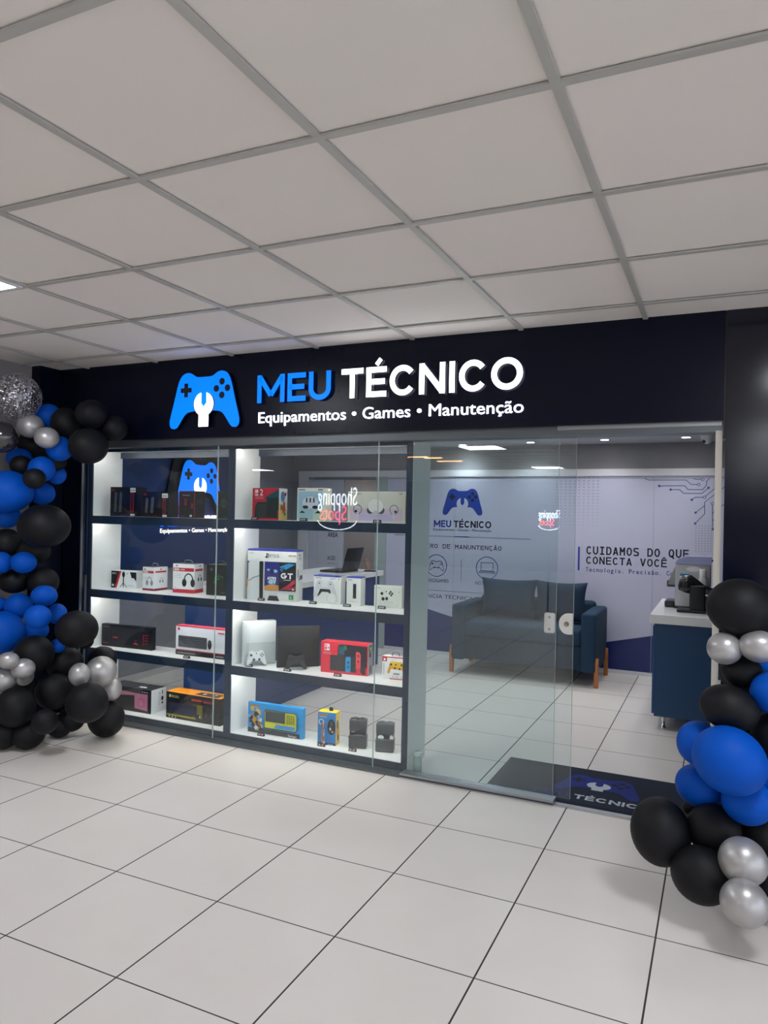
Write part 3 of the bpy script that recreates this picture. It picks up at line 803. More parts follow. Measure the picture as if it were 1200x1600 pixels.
# left column, top row
K0 = ink('#101116')
pbox('product_box', 'black box with two grey sticks and a red strip, leftmost on the top shelf', (-4.067, 4.0), (-3.815, 4.0), SZ[0], .212, .10, K0,
     stick(.14) + stick(.33) + [('r', .70, 0, .705, 1, K2), ('r', .04, .86, .16, .93, RED2), ('r', .76, .14, .90, .80, RED2), ('r', .80, .2, .86, .76, K0), ('c', 'MEM', .05, .05, .03, .1, GR1), ('r', .76, .82, .96, .97, WH), ('r', .78, .87, .94, .9, GR2), ('r', .78, .02, .94, .09, OFF), ('r', .4, .035, .64, .055, RED2)], group=PAD_G)
pbox('product_box', 'lower black box with two pale sticks, second from the left on the top shelf', (-3.761, 4.0), (-3.521, 4.0), SZ[0], .180, .10, K0,
     [('p', [(.10, .16), (.20, .16), (.22, .72), (.13, .74)], GR1), ('p', [(.30, .16), (.42, .16), (.45, .80), (.34, .76)], GR1), ('r', .68, 0, .684, 1, K2), ('r', .04, .85, .16, .93, RED2), ('r', .78, .12, .89, .74, RED2), ('r', .81, .17, .86, .70, K0), ('r', .75, .76, .97, .93, WH), ('r', .77, .81, .94, .85, GR2), ('r', .78, .02, .94, .09, OFF), ('r', .4, .04, .6, .06, RED2)], group=PAD_G)
pbox('product_box', 'small black box with red edges in front of the lit wrench', (-3.431, 4.0), (-3.285, 3.99), SZ[0], .186, .10, K0,
     [('r', 0, 0, .025, 1, RED2), ('r', .97, 0, 1, 1, RED), ('r', 0, .975, 1, 1, RED2), ('t', 'Redragon', .24, .82, .05, .46, GR3), ('r', .36, .46, .5, .72, RED2), ('r', .38, .26, .48, .44, K2), ('r', .78, .36, .94, .54, RED2), ('r', .05, .62, .09, .65, RED), ('r', .05, .52, .09, .55, RED), ('r', .05, .42, .09, .45, RED), ('r', .72, .04, .86, .12, OFF), ('r', .2, .06, .4, .08, GR1)],
     side=[('r', .2, .5, .8, .7, K2)], group=PAD_G)
pbox('product_box', 'dark green box at the right end of the left top shelf', (-3.107, 4.0), (-2.990, 4.0), SZ[0], .186, .10, ink('#14211b'),
     [('d', .5, .55, .15, .22, ink('#22352b')), ('o', .5, .55, .14, .03, ink('#3b5a45')), ('r', .45, .45, .55, .70, ink('#35503e')), ('r', .5, .06, .8, .075, GRN)], group=PAD_G)
# left column, second row
b, M_, w = pbox('product_box', 'low white box showing a tripod microphone, with black and red corner', (-4.117, 4.074), (-3.907, 4.110), SZ[1], .126, .09, WH,
     [('p', [(0, 0), (.22, 0), (.40, 1), (0, 1)], RED), ('p', [(0, 0), (.14, 0), (.32, 1), (0, 1)], K), ('t', 'MIC', .04, .80, .10, .18, OFF), ('d', .07, .16, .07, .07, OFF), ('d', .49, .80, .10, .17, K), ('r', .47, .3, .51, .8, K), ('l', [(.36, .06), (.49, .32), (.62, .06)], .035, K), ('r', .475, .06, .505, .3, K), ('p', [(.74, .95), (1, .95), (1, .4), (.9, .62), (.82, .60), (.78, .8)], K), ('r', .62, .1, .95, .12, GR3), ('r', .62, .18, .9, .2, GR3), ('d', .64, .86, .04, .04, GR2)], group=PAD_G)
b, M_, w = pbox('product_box', 'white and red headset box with carrying loop, the smaller of the two', (-3.813, 4.073), (-3.703, 4.067), SZ[1], .170, .134, WH,
     [('r', 0, 0, 1, .09, RED2), ('r', .02, .74, .98, .84, RED), ('r', .08, .76, .5, .82, OFF), ('hp', .62, .38, .24, GR2), ('d', .2, .90, .05, .03, RED), ('r', .06, .55, .4, .57, GR3), ('r', .06, .48, .36, .5, GR3)],
     side=[('r', 0, 0, 1, .09, RED2), ('r', .1, .76, .9, .83, RED), ('hp', .55, .42, .14, GR2), ('d', .5, .90, .05, .03, RED)], top_c=DGREY, group=PAD_G)
handle(b, M_, w, .134, .028)
b, M_, w = pbox('product_box', 'larger white and red headset box with black headphones and carrying loop', (-3.540, 4.08), (-3.365, 4.099), SZ[1], .206, .115, WH,
     [('r', 0, 0, 1, .13, RED), ('r', .02, .74, .98, .86, RED), ('r', .06, .765, .3, .835, OFF), ('r', .36, .775, .56, .825, ink('#e7a0a6')), ('hp', .74, .42, .30, K), ('d', .18, .93, .05, .03, GR2), ('d', .12, .16, .05, .05, OFF), ('r', .06, .64, .44, .655, GR3), ('r', .06, .58, .4, .595, GR3), ('r', .06, .52, .42, .535, GR3)],
     side=[('r', 0, 0, 1, .13, RED), ('r', .08, .75, .9, .83, RED), ('hp', .6, .5, .15, K), ('d', .6, .92, .05, .03, GR2)], top_c=DGREY, group=PAD_G)
handle(b, M_, w, .115, .034)
b, M_, w = pbox('product_box', 'black and green headset box at the right end of its shelf', (-3.252, 4.09), (-3.085, 4.105), SZ[1], .212, .11, ink('#131a16'),
     [('l', [(.40, .42), (.44, .58), (.60, .66), (.76, .60)], .05, ink('#2f9a45')), ('l', [(.46, .46), (.60, .56), (.74, .55)], .03, ink('#57b64c')), ('d', .24, .84, .05, .05, GR1), ('d', .7, .45, .08, .16, ink('#1d2a22')), ('r', .7, .08, .92, .11, GR1), ('hp', .62, .5, .2, ink('#222b26'))], group=PAD_G)
handle(b, M_, w, .11, .03, K2)
# left column, third row
pbox('keyboard_box', 'long black keyboard box with small red marks leaning on the third shelf', (-4.143, 4.02), (-3.690, 4.048), SZ[2], .163, .04, ink('#15171f'),
     [('r', .02, .86, .16, .90, GR1), ('r', .14, .12, .16, .78, ink('#232a45')), ('r', .18, .2, .80, .74, ink('#1a1d28')), ('r', .18, .46, .80, .465, ink('#2a2d3c')), ('r', .03, .13, .13, .18, RED2), ('d', .28, .45, .06, .05, RED2), ('r', .23, .40, .33, .44, RED), ('d', .68, .28, .04, .06, RED2), ('r', .64, .20, .73, .25, RED), ('r', .66, .36, .72, .38, GR1), ('r', .83, .2, .84, .66, RED), ('r', .86, .62, .93, .66, RED2), ('r', .86, .5, .93, .54, RED2), ('r', .86, .38, .93, .42, RED2), ('r', .86, .26, .93, .30, RED2), ('r', .97, 0, 1, 1, K)], cat='box', group=PAD_G)
pbox('keyboard_box', 'white box showing a black keyboard and mouse with pink top edge', (-3.467, 4.041), (-3.036, 4.048), SZ[2], .205, .06, ink('#dfe2ea'),
     [('r', 0, 0, 1, .16, K), ('r', 0, .16, 1, .19, RED), ('r', 0, .97, 1, 1, RED), ('kb', .05, .27, .62, .66, K2, GR1, 20, 5), ('d', .675, .44, .08, .16, K), ('d', .675, .50, .03, .05, GR1), ('d', .06, .88, .05, .05, RED), ('r', .04, .06, .4, .09, GR2), ('r', .8, .05, .95, .10, GR2), ('r', .78, .5, .95, .51, GR3), ('r', .78, .44, .95, .45, GR3), ('r', .78, .38, .95, .39, GR3), ('r', .84, .84, .96, .88, RED), ('r', .985, 0, 1, 1, RED)], top_c=ink('#e0405c'), cat='box', group=PAD_G)
# left column, bottom row
pbox('product_box', 'black box with pink printed panel and white end, behind the silver balloon', (-4.06, 4.012), (-3.653, 4.012), .045, .168, .149, K,
     [('p', [(.20, .62), (.62, .70), (.62, .24), (.92, .14), (.92, .80), (.64, .80), (.20, .84)], ink('#c77a98')), ('p', [(.62, .16), (.92, .10), (.92, .7), (.62, .74)], ink('#c77a98')), ('o', .77, .42, .20, .05, ink('#b46683')), ('r', .84, .86, .87, .9, GR3), ('r', .89, .86, .92, .9, GR3), ('r', .79, .86, .82, .9, GR3)],
     side=[('r', .5, .3, .62, .84, GR3), ('r', .53, .34, .59, .78, WH), ('d', .75, .55, .07, .10, K), ('r', .72, .72, .78, .9, K), ('d', .75, .36, .05, .05, K)], side_c=WH, top=[('r', .62, .25, .78, .4, OFF), ('r', .2, .5, .5, .54, GR1)], top_c=K2, group=PAD_G)
pbox('product_box', 'large black and yellow box with keyboard and headset print on the bottom shelf', (-3.519, 4.015), (-3.050, 4.010), .045, .182, .13, ink('#15161a'),
     [('p', [(.04, .16), (.55, .10), (.66, .75), (.42, .78)], ink('#3a3620')), ('r', .5, .14, .68, .66, ink('#75691f')), ('r', .02, .10, .6, .16, GOLD), ('kb', .06, .22, .58, .62, ink('#17181f'), ink('#34365c'), 20, 6), ('t', 'RGEL', .11, .80, .09, .14, ink('#cfc690')), ('r', .06, .80, .09, .90, ink('#cfc690')), ('r', .48, .78, .66, .86, RED), ('r', .70, .76, .88, .84, RED2), ('hp', .80, .38, .24, ink('#3b3d42')), ('d', .60, .20, .14, .10, K2), ('d', .64, .22, .03, .05, OFF), ('d', .07, .08, .03, .03, OFF), ('d', .13, .07, .03, .03, OFF), ('d', .19, .06, .03, .03, OFF)],
     side=[('o', .55, .5, .2, .04, GOLD), ('c', 'G', .38, .42, .16, .35, GOLD)], top=[('r', .5, .12, .92, .72, K2), ('d', .62, .45, .12, .12, OFF), ('d', .82, .5, .08, .1, OFF), ('r', .06, .3, .36, .36, ink('#c9781a'))], top_c=ORG, group=PAD_G)
# right column, top row
NIN = [('r', .10, .76, .22, .95, WH), ('r', .115, .785, .155, .925, RED), ('d', .137, .88, .022, .022, WH), ('d', .195, .83, .026, .026, RED)]
pbox('console_box', 'red console box with a large white 2 on the top right shelf', (-2.816, 4.0), (-2.610, 4.0), SZ[0], .208, .10, ink('#b81c34'),
     [('p', [(.50, .72), (.98, .96), (1, .96), (1, .62), (.50, .62)], TEAL), ('r', .55, .3, 1, .7, ink('#122a2e')), ('p', [(.10, .06), (.10, .40), (.20, .56), (.92, .58), (.97, .06)], ink('#1f2d2d')), ('p', [(.16, .08), (.16, .42), (.24, .50), (.5, .5), (.5, .08)], ink('#2d3a39')), ('r', .52, .14, .535, .56, RED2), ('r', .60, .14, .61, .56, K), ('r', .7, .14, .9, .5, ink('#202b2c'))] + NIN + [('t', '2', .29, .77, .19, .12, WH), ('t', 'NINTENDO', .12, .70, .035, .32, ink('#e79aa4')), ('t', 'SWITCH', .12, .655, .035, .32, ink('#e79aa4'))],
     side=[('p', [(0, 0), (1, 0), (1, .3), (.5, .4), (0, .55)], ink('#c9b36a')), ('d', .45, .74, .12, .17, ink('#3f74a8')), ('p', [(.4, .2), (.8, .3), (.7, .6), (.5, .55)], ink('#a8402c')), ('d', .7, .2, .06, .06, GRN), ('r', .05, .9, .95, .97, OFF), ('d', .3, .4, .07, .1, ink('#70642c')), ('d', .75, .82, .05, .06, RED)], side_c=ink('#cfd3cc'), group=PAD_H)
pbox('console_box', 'cream box with white headset goggles on pale blue, beside the red console box', (-2.471, 4.0), (-2.275, 4.0), SZ[0], .210, .10, ink('#e6e2d4'),
     [('r', .03, .03, .97, .90, ink('#9fbfd3')), ('r', .03, .03, .5, .5, ink('#a3c3cb')), ('r', .6, .03, .97, .35, ink('#b6cbb6')), ('r', .05, .93, .3, .96, GR1), ('r', .78, .93, .96, .96, GR1), ('d', .5, .56, .28, .18, ink('#d7dbe4')), ('d', .32, .42, .10, .05, K2), ('d', .68, .42, .10, .05, K2), ('r', .34, .56, .39, .70, K), ('r', .475, .56, .525, .70, K), ('r', .61, .56, .66, .70, K), ('p', [(.10, .24), (.32, .24), (.2, .32)], K2), ('p', [(.68, .24), (.9, .24), (.8, .32)], K2)], group=PAD_H)
pbox('console_box', 'wide cream box with goggles and two ring controllers on pale pink', (-2.105, 4.0), (-1.722, 4.0), SZ[0], .190, .10, ink('#dcd9cb'),
     [('r', .04, .06, .96, .45, ink('#d9c3d6')), ('r', .2, .06, .8, .25, ink('#c7bade')), ('t', 'Meta Quest 2', .03, .90, .045, .2, GR1), ('r', .9, .91, .96, .94, GR2), ('d', .405, .40, .12, .12, GR1), ('d', .595, .40, .12, .12, GR1), ('d', .5, .53, .285, .235, GR3), ('d', .5, .535, .275, .225, ink('#eceae2')), ('d', .5, .33, .06, .07, ink('#d3c6da')), ('o', .18, .42, .16, .03, GR2), ('o', .82, .42, .16, .03, GR2), ('d', .15, .36, .05, .04, K2), ('d', .85, .36, .05, .04, K2), ('r', .17, .16, .2, .32, OFF), ('r', .8, .16, .83, .32, OFF)], group=PAD_H)
# right column, second row
BLU = ink('#2c3a9c')
pbox('console_box', 'tall white console bundle box with blue top and two game covers', (-2.876, 4.046), (-2.524, 4.092), SZ[1], .338, .105, ink('#dfe0dc'),
     [('r', 0, .965, 1, 1, BLU), ('t', 'SONY', .03, .905, .022, .1, GR1), ('p', [(.385, .83), (.405, .825), (.405, .905), (.425, .895), (.425, .875), (.41, .868), (.44, .87), (.445, .89), (.43, .915), (.385, .925)], K2), ('p', [(.35, .845), (.385, .855), (.385, .865), (.355, .855), (.385, .845), (.385, .835)], K2), ('p', [(.405, .855), (.44, .862), (.45, .85), (.405, .835)], K2), ('t', 'PS5', .46, .845, .06, .19, GR2), ('r', .84, .875, .99, .9, GR2), ('r', .9, .875, .94, .9, ORG),
      ('r', 0, .36, .10, .76, ink('#2b2c55')), ('r', 0, .24, .06, .4, ORG), ('p', [(.02, .0), (.02, .72), (.06, .78), (.24, .82), (.26, .0)], ink('#d3d6d6')), ('p', [(.26, .02), (.33, .02), (.33, .76), (.25, .76)], ink('#1c2126')), ('l', [(.03, .37), (.14, .44), (.26, .48)], .012, K),
      ('r', .36, .20, .66, .76, ink('#262c7c')), ('p', [(.36, .20), (.66, .20), (.66, .30), (.5, .33), (.36, .28)], ink('#c98a4a')), ('d', .51, .36, .09, .05, ink('#5aa3c4')), ('c', 'ASTRO', .42, .41, .055, .18, WH), ('c', 'BOT', .42, .335, .065, .18, WH), ('d', .44, .6, .03, .02, ink('#8fb3d8')), ('d', .58, .58, .05, .03, ink('#8fb3d8')), ('d', .52, .56, .04, .05, ink('#1c1f4c')),
      ('r', .66, .20, 1.0, .76, ink('#191d26')), ('p', [(.66, .66), (.85, .74), (.98, .72), (.80, .62)], ink('#2b86b8')), ('p', [(.66, .62), (.78, .68), (.72, .56)], ink('#1d5f9a')), ('p', [(.68, .22), (.86, .24), (.99, .36), (.98, .44), (.84, .32)], ink('#b02a40')), ('p', [(.80, .22), (.99, .30), (.99, .24)], ink('#c23a4c')), ('c', 'GT', .70, .44, .11, .24, WH), ('r', .76, .41, .9, .42, OFF), ('r', .93, .22, .97, .25, OFF),
      ('pad', .55, .08, .13, ink('#cfd2d3')), ('p', [(.43, .0), (.47, .1), (.63, .1), (.68, .0)], K2), ('r', .87, .04, .96, .13, ink('#1d8a43')), ('c', 'I', .90, .06, .05, .015, WH), ('r', .905, .06, .93, .07, WH)],
     side=[('r', 0, .965, 1, 1, BLU), ('r', .3, .88, .6, .91, GR2), ('t', 'PS5', .35, .80, .05, .35, GR1), ('r', .2, .45, .28, .62, K2), ('r', .5, .42, .9, .50, ink('#4b4f78')), ('d', .42, .42, .02, .02, K)], top_c=BLU, group=PAD_H)
pbox('controller_box', 'white box showing a white gamepad, right of the tall bundle box', (-2.405, 4.118), (-2.212, 4.130), SZ[1], .182, .07, ink('#e1e2de'),
     [('r', 0, .955, 1, 1, ink('#4653b0')), ('r', .06, .89, .28, .92, GR2), ('r', .6, .88, .8, .91, GR2), ('d', .93, .89, .02, .02, K2), ('pad', .42, .54, .46, ink('#c9cccf')), ('p', [(.14, .26), (.24, .52), (.60, .52), (.70, .24), (.66, .24), (.54, .42), (.30, .42), (.18, .26)], K2), ('r', .30, .60, .52, .78, ink('#d8dadc')), ('d', .21, .72, .03, .02, K2), ('d', .62, .70, .03, .02, K2), ('d', .68, .2, .22, .2, ink('#d2d4d2')), ('d', .68, .2, .18, .16, ink('#e1e2de'))], top_c=ink('#4653b0'), group=PAD_H)
pbox('controller_box', 'narrow white box showing an upright black remote', (-2.168, 4.125), (-2.070, 4.132), SZ[1], .184, .074, ink('#e1e2de'),
     [('r', 0, .955, 1, 1, ink('#4653b0')), ('r', .08, .88, .4, .91, GR2), ('r', .44, .24, .70, .76, ink('#c9cccf')), ('r', .46, .26, .68, .76, K2), ('r', .1, .14, .8, .15, GR3)], side=[('r', 0, .955, 1, 1, ink('#4653b0')), ('d', .8, .9, .03, .02, K2)], top_c=ink('#4653b0'), group=PAD_H)
pbox('controller_box', 'white box with a printed white gamepad at the right end of the second shelf', (-1.984, 4.150), (-1.800, 4.165), SZ[1], .138, .04, ink('#dfe3da'),
     [('t', 'XBOX', .10, .86, .055, .14, GR2), ('pad', .54, .38, .42, ink('#c4c9c2')), ('pad', .54, .39, .40, ink('#e4e8e0')), ('d', .28, .64, .07, .07, K2), ('d', .44, .74, .03, .03, K2), ('d', .33, .40, .08, .08, K2), ('d', .46, .42, .07, .08, K2), ('d', .56, .66, .04, .05, K2), ('d', .62, .58, .04, .05, K2), ('d', .6, .74, .04, .05, K2), ('d', .66, .66, .04, .05, K2), ('d', .9, .74, .02, .02, K2)], group=PAD_H, side_c=ink('#cfd6ca'))
# right column, third row
pbox('console_box', 'long red console box with blue and red side grips printed on it', (-2.307, 4.058), (-1.987, 4.086), SZ[2], .196, .085, ink('#d6263c'),
     [('p', [(.36, .58), (.36, .88), (.42, .95), (.98, .93), (.98, .24), (.74, .24), (.74, .58)], ink('#20222e')), ('r', .38, .62, .5, .86, ink('#1c5a6c')), ('d', .52, .84, .06, .08, ink('#2a7a5c')), ('r', .20, .08, .76, .58, ink('#2d2f36')), ('r', .22, .11, .52, .55, ink('#2b2f33')), ('p', [(.53, .10), (.56, .06), (.62, .06), (.64, .10), (.64, .56), (.55, .56), (.53, .50)], ink('#1f8fc4')), ('p', [(.75, .20), (.85, .24), (.85, .66), (.82, .74), (.75, .74)], ink('#e04a50')), ('p', [(.84, .12), (.90, .02), (.95, .06), (.95, .2), (.86, .42)], K2), ('d', .59, .38, .03, .035, K), ('d', .59, .24, .05, .05, ink('#176f9c')), ('d', .80, .62, .05, .05, ink('#9c2f38')), ('d', .80, .44, .03, .035, K),
      ('r', .08, .72, .19, .93, WH), ('r', .092, .745, .13, .905, ink('#d6263c')), ('d', .112, .85, .022, .022, WH), ('d', .165, .80, .026, .026, ink('#d6263c')), ('t', 'NINTENDO', .06, .645, .035, .16, ink('#f0b0b4')), ('t', 'SWITCH', .06, .595, .04, .16, ink('#f0b0b4'))],
     side=[('r', .08, .76, .92, .96, ink('#3c7a48')), ('d', .4, .62, .1, .14, K2), ('r', .1, .36, .9, .58, ink('#8d98a4')), ('d', .5, .2, .1, .14, ink('#7f4c54')), ('d', .5, .84, .05, .05, OFF)], side_c=ink('#a39aa0'), group=PAD_H)
b, M_, w = pbox('controller_box', 'small white box with a yellow gamepad and red corner', (-1.887, 4.083), (-1.735, 4.099), SZ[2], .138, .06, WH,
     [('r', 0, .95, 1, 1, RED), ('r', .32, 0, 1, .045, RED), ('r', 0, .78, .20, .95, RED), ('r', .06, .82, .14, .91, WH), ('pad', .60, .52, .42, ink('#e8a91a')), ('p', [(.30, .22), (.38, .46), (.84, .44), (.90, .2)], WH), ('r', .36, .56, .84, .78, ink('#f0c21c')), ('d', .38, .66, .05, .05, K2), ('d', .54, .50, .05, .05, K2), ('d', .74, .48, .04, .05, K2), ('d', .82, .66, .05, .05, K2), ('d', .58, .66, .04, .04, K2), ('r', .48, .22, .74, .29, GR2), ('r', .44, .11, .5, .14, GR2), ('r', .6, .11, .68, .14, GR2), ('r', .8, .1, .86, .13, GR2), ('r', .06, .2, .10, .7, GR3)], group=PAD_H)
handle(b, M_, w, .06, .024)
# right column, bottom row
CY = ink('#1690d6')
def CART(x, y, q):
    # lively abstract splashes of colour
    rr = random.Random(int(x * 1000)); out = []
    for k in range(16):
        a, b = x + rr.uniform(-.09, .13) * q, y + rr.uniform(-.36, .36) * q
        c_ = rr.choice(['#d79a5c', '#c98246', '#e3b878', '#7fb8e6', '#dfe6ea', '#1c1f26', '#c7a23c', '#9a5a30'])
        pts_ = [(max(.008, a + rr.uniform(.02, .07) * q * math.cos(t_)), b + rr.uniform(.06, .16) * q * math.sin(t_)) for t_ in (0, 1.1, 2.2, 3.3, 4.4, 5.4)]
        out.append(('p', pts_, ink(c_)))
    return out

pbox('keyboard_box', 'wide blue keyboard box with yellow keyboard print on the bottom shelf', (-2.826, 4.014), (-2.414, 4.029), .045, .196, .036, CY,
     [('r', 0, 0, .95, .155, K2), ('r', .03, .88, .22, .94, ink('#a8763a')), ('r', .04, .84, .18, .855, ink('#b6dcf0'))] + CART(.12, .50, .9) + CART(.20, .36, .6) + [('p', [(.32, .22), (.32, .78), (.34, .84), (.88, .82), (.91, .76), (.91, .26), (.88, .2), (.34, .2)], K2), ('p', [(.33, .24), (.33, .76), (.35, .81), (.87, .80), (.90, .74), (.90, .28), (.87, .23), (.35, .23)], ink('#d6d320')), ('kb', .34, .44, .70, .80, K2, GR1, 15, 5), ('kb', .72, .44, .88, .76, ink('#50541c'), ink('#c2c02a'), 5, 5), ('r', .5, .25, .88, .38, ink('#3f8fd0')), ('p', [(.34, .25), (.5, .25), (.54, .38), (.34, .40)], ink('#d9dc3c')), ('t', 'Redragon', .76, .045, .07, .15, WH)], group=PAD_H)
b, M_, w = pbox('mouse_box', 'upright blue and yellow box showing a black mouse', (-2.288, 4.002), (-2.168, 4.018), .045, .205, .07, ink('#1479bd'),
     [('r', .0, 0, 1, .07, K2), ('r', .06, .88, .55, .94, ink('#a8763a')), ('r', .08, .84, .48, .855, ink('#b6dcf0')), ('d', .76, .56, .13, .24, K), ('d', .76, .66, .03, .08, GR1), ('d', .7, .5, .03, .05, OFF), ('d', .82, .42, .03, .03, ink('#e2b93c')), ('o', .2, .70, .09, .03, OFF)] + CART(.28, .34, .8) + [('t', 'Redragon', .62, .02, .035, .3, WH)],
     side=[('d', .5, .4, .1, .2, ink('#d6a044')), ('d', .4, .62, .08, .14, ink('#274a7c')), ('d', .6, .2, .07, .1, ink('#274a7c'))], side_c=ink('#e7c948'), top_c=YEL, group=PAD_H)
g = G(); g.box((-.012, -.004, 0), (.012, .004, .022), K, M_ @ Matrix.Translation((w * .6, .04, 0))); g.obj('hang_tab', b)
# two grey blister cases
for k, (PL, PR, hh) in enumerate((((-2.08, 4.022), (-1.972, 4.053), .178), ((-1.902, 4.036), (-1.792, 4.068), .175))):
    PLv, PRv = Vector((*PL, .0455)), Vector((*PR, .0455)); u = (PRv - PLv).normalized(); n = Vector((u.y, -u.x, 0)); w = (PRv - PLv).length
    t = root('earphone_case', (PLv + PRv) / 2, ('dark grey moulded case left of its twin, near the shelf corner', 'dark grey moulded case with white earbuds in its window, at the shelf corner')[k], 'case', 'moulded cases on the bottom shelf')
    M_ = frame(PLv, u, (0, 0, 1)); CM = mat('#34373a' if k == 0 else '#414649', .28, coat=.4)
    G().bbox((0, 0, -.062), (w, hh * .46, 0), CM, .008, M_).obj('lower_shell', t)
    G().bbox((.002, hh * .60, -.060), (w - .002, hh, -.004), CM, .008, M_).obj('upper_shell', t)
    G().bbox((.004, hh * .42, -.056), (w - .004, hh * .64, -.008), mat('#202326', .3), .006, M_).obj('window_band', t)
    if k:
        G().disc(w * .28, hh * .51, .019, .013, -.0075, WH, M_).obj('earbud', t); G().disc(w * .86, hh * .51, .012, .016, -.0075, OFF, M_).obj('earbud', t)
    else:
        G().rect(w * .16, hh * .56, w * .34, hh * .585, -.0075, GR3, M_).obj('printed_name', t); G().rect(w * .3, hh * .46, w * .78, hh * .478, -.0075, GR2, M_).obj('printed_line', t)
    g = G(); g.bbox((w * .18, hh * .985, -.05), (w * .42, hh * 1.03, -.01), CM, .004, M_); g.obj('clasp', t)
    g = G(); g.bbox((w * .60, hh * .985, -.05), (w * .86, hh * 1.025, -.01), CM, .004, M_); g.obj('clasp', t)


# ------------------------------------------------------------------ consoles and gamepads
def pad3d(label, PL, PR, z, hgt, mb, md, tilt=.25):
    PLv, PRv = Vector((*PL, z)), Vector((*PR, z)); u = (PRv - PLv).normalized(); n = Vector((u.y, -u.x, 0)); w = (PRv - PLv).length
    v = (Vector((0, 0, 1)) - n * tilt).normalized(); hw, H = w / 2, hgt
    o = (PLv + PRv) / 2 + v * (H / 2 + .001) + Vector((0, 0, .001)); M = frame(o, u, v)
    t = root('game_controller', ((PLv + PRv) / 2), label, 'gamepad', 'gamepads in front of the consoles')
    out = emblem_outline(hw, H); g = G(); lay = [(-.022, .80), (-.016, .95), (-.004, 1.0), (.006, .97), (.012, .86)]; N = len(out); vs = []; fs = []
    for zz, k in lay: vs += [(x * k, y * k, zz) for x, y in out]
    for a in range(len(lay) - 1):
        for i in range(N): fs.append((a * N + i, a * N + (i + 1) % N, (a + 1) * N + (i + 1) % N, (a + 1) * N + i))
    g.add(vs, fs, mb, True, M); g.add(vs[-N:], [tuple(range(N))], mb, M=M); g.add(vs[:N], [tuple(range(N - 1, -1, -1))], mb, M=M); g.obj('body', t)
    for nm, x, y, r in (('thumbstick', -.50, .19, .105), ('thumbstick', .24, -.10, .105)):
        G().lathe([(r * hw, .010), (r * hw * .6, .014), (r * hw * .6, .020), (r * hw, .022), (r * hw * .9, .026), (0, .024)], md, M @ Matrix.Translation((x * hw, y * H, 0)), 16).obj(nm, t)
    g = G(); x, y, L, q = -.24 * hw, -.10 * H, .13 * hw, .045 * hw
    g.prism([(x - q, y - L), (x + q, y - L), (x + q, y - q), (x + L, y - q), (x + L, y + q), (x + q, y + q), (x + q, y + L), (x - q, y + L), (x - q, y + q), (x - L, y + q), (x - L, y - q), (x - q, y - q)], .011, .016, md, M); g.obj('cross_pad', t)
    for dx, dy in ((0, 1), (1, 0), (0, -1), (-1, 0)):
        G().lathe([(.055 * hw, .010), (.055 * hw, .016), (0, .0165)], md, M @ Matrix.Translation(((.5 + dx * .13) * hw, .19 * H + dy * .13 * hw, 0)), 12).obj('button', t)
    G().disc(0, .30 * H, .06 * hw, .06 * hw, .0128, md, M, 14).obj('badge', t)
    return t


def console(label, P, th, w, h, d, mb, strip_m, vent):
    a = math.radians(th); u = Vector((math.cos(a), math.sin(a), 0)); n = Vector((u.y, -u.x, 0)); o = Vector((*P, SZ[2] + .0005)); M = frame(o, u, (0, 0, 1))
    t = root('game_console', o, label, 'console', 'consoles standing upright on the third shelf')
    G().bbox((0, 0, -d), (w, h, -.0), mb, .003, M).obj('body', t)
    g = G(); g.rect(.012, 0.004, .0135, h - .004, .0006, vent, M); g.box((-.004, .0, -d * .45), (.0, h, -.004), strip_m, M); g.obj('front_edge', t)
    return t, M


c, M_ = console('white console standing upright with a white gamepad leaning on it', (-2.84, 3.97), 50, .218, .285, .06, mat('#dde2e4', .35), mat('#f1f4f4', .3), ink('#9aa0a4'))
G().rect(.016, .004, .214, .145, .0007, mat('#c3cbcb', .45), M_).obj('vent_panel', c)
c, M_ = console('black console standing upright with a black gamepad leaning on it', (-2.605, 4.015), 40, .275, .265, .04, mat('#1d1e20', .42), mat('#232427', .4), ink('#0c0c0d'))
pad3d('white gamepad leaning against the white console', (-2.806, 3.945), (-2.704, 4.045), SZ[2], .098, mat('#dfe3e5', .4), mat('#191a1c', .4))
pad3d('black gamepad leaning against the black console', (-2.518, 3.975), (-2.414, 4.07), SZ[2], .098, mat('#1b1c1f', .45), mat('#0d0d0e', .4))

# ------------------------------------------------------------------ price tags along the shelf fronts
TAGS = [(-3.305, 3.954, 2, 'the white keyboard and mouse box', '319'), (-2.770, 3.955, 0, 'the red box with the white 2', '459'), (-2.400, 3.955, 0, 'the pale blue goggles box', '389'), (-1.885, 3.955, 0, 'the wide cream goggles box', '259'),
        (-2.751, 4.02, 1, 'the tall console bundle box', '469'), (-2.381, 4.06, 1, 'the white gamepad box beside the bundle', '549'), (-2.133, 4.06, 1, 'the narrow remote box', '299'), (-1.907, 4.09, 1, 'the white gamepad box at the shelf end', '599'),
        (-2.785, 3.945, 2, 'the white gamepad', '199'), (-2.497, 3.955, 2, 'the black gamepad', '199'), (-2.150, 3.985, 2, 'the long red console box', '229'),
        (-2.693, 3.965, 3, 'the wide blue keyboard box', '19'), (-2.245, 3.968, 3, 'the blue and yellow mouse box', '99'), (-2.03, 3.975, 3, 'the left grey case', '149')]
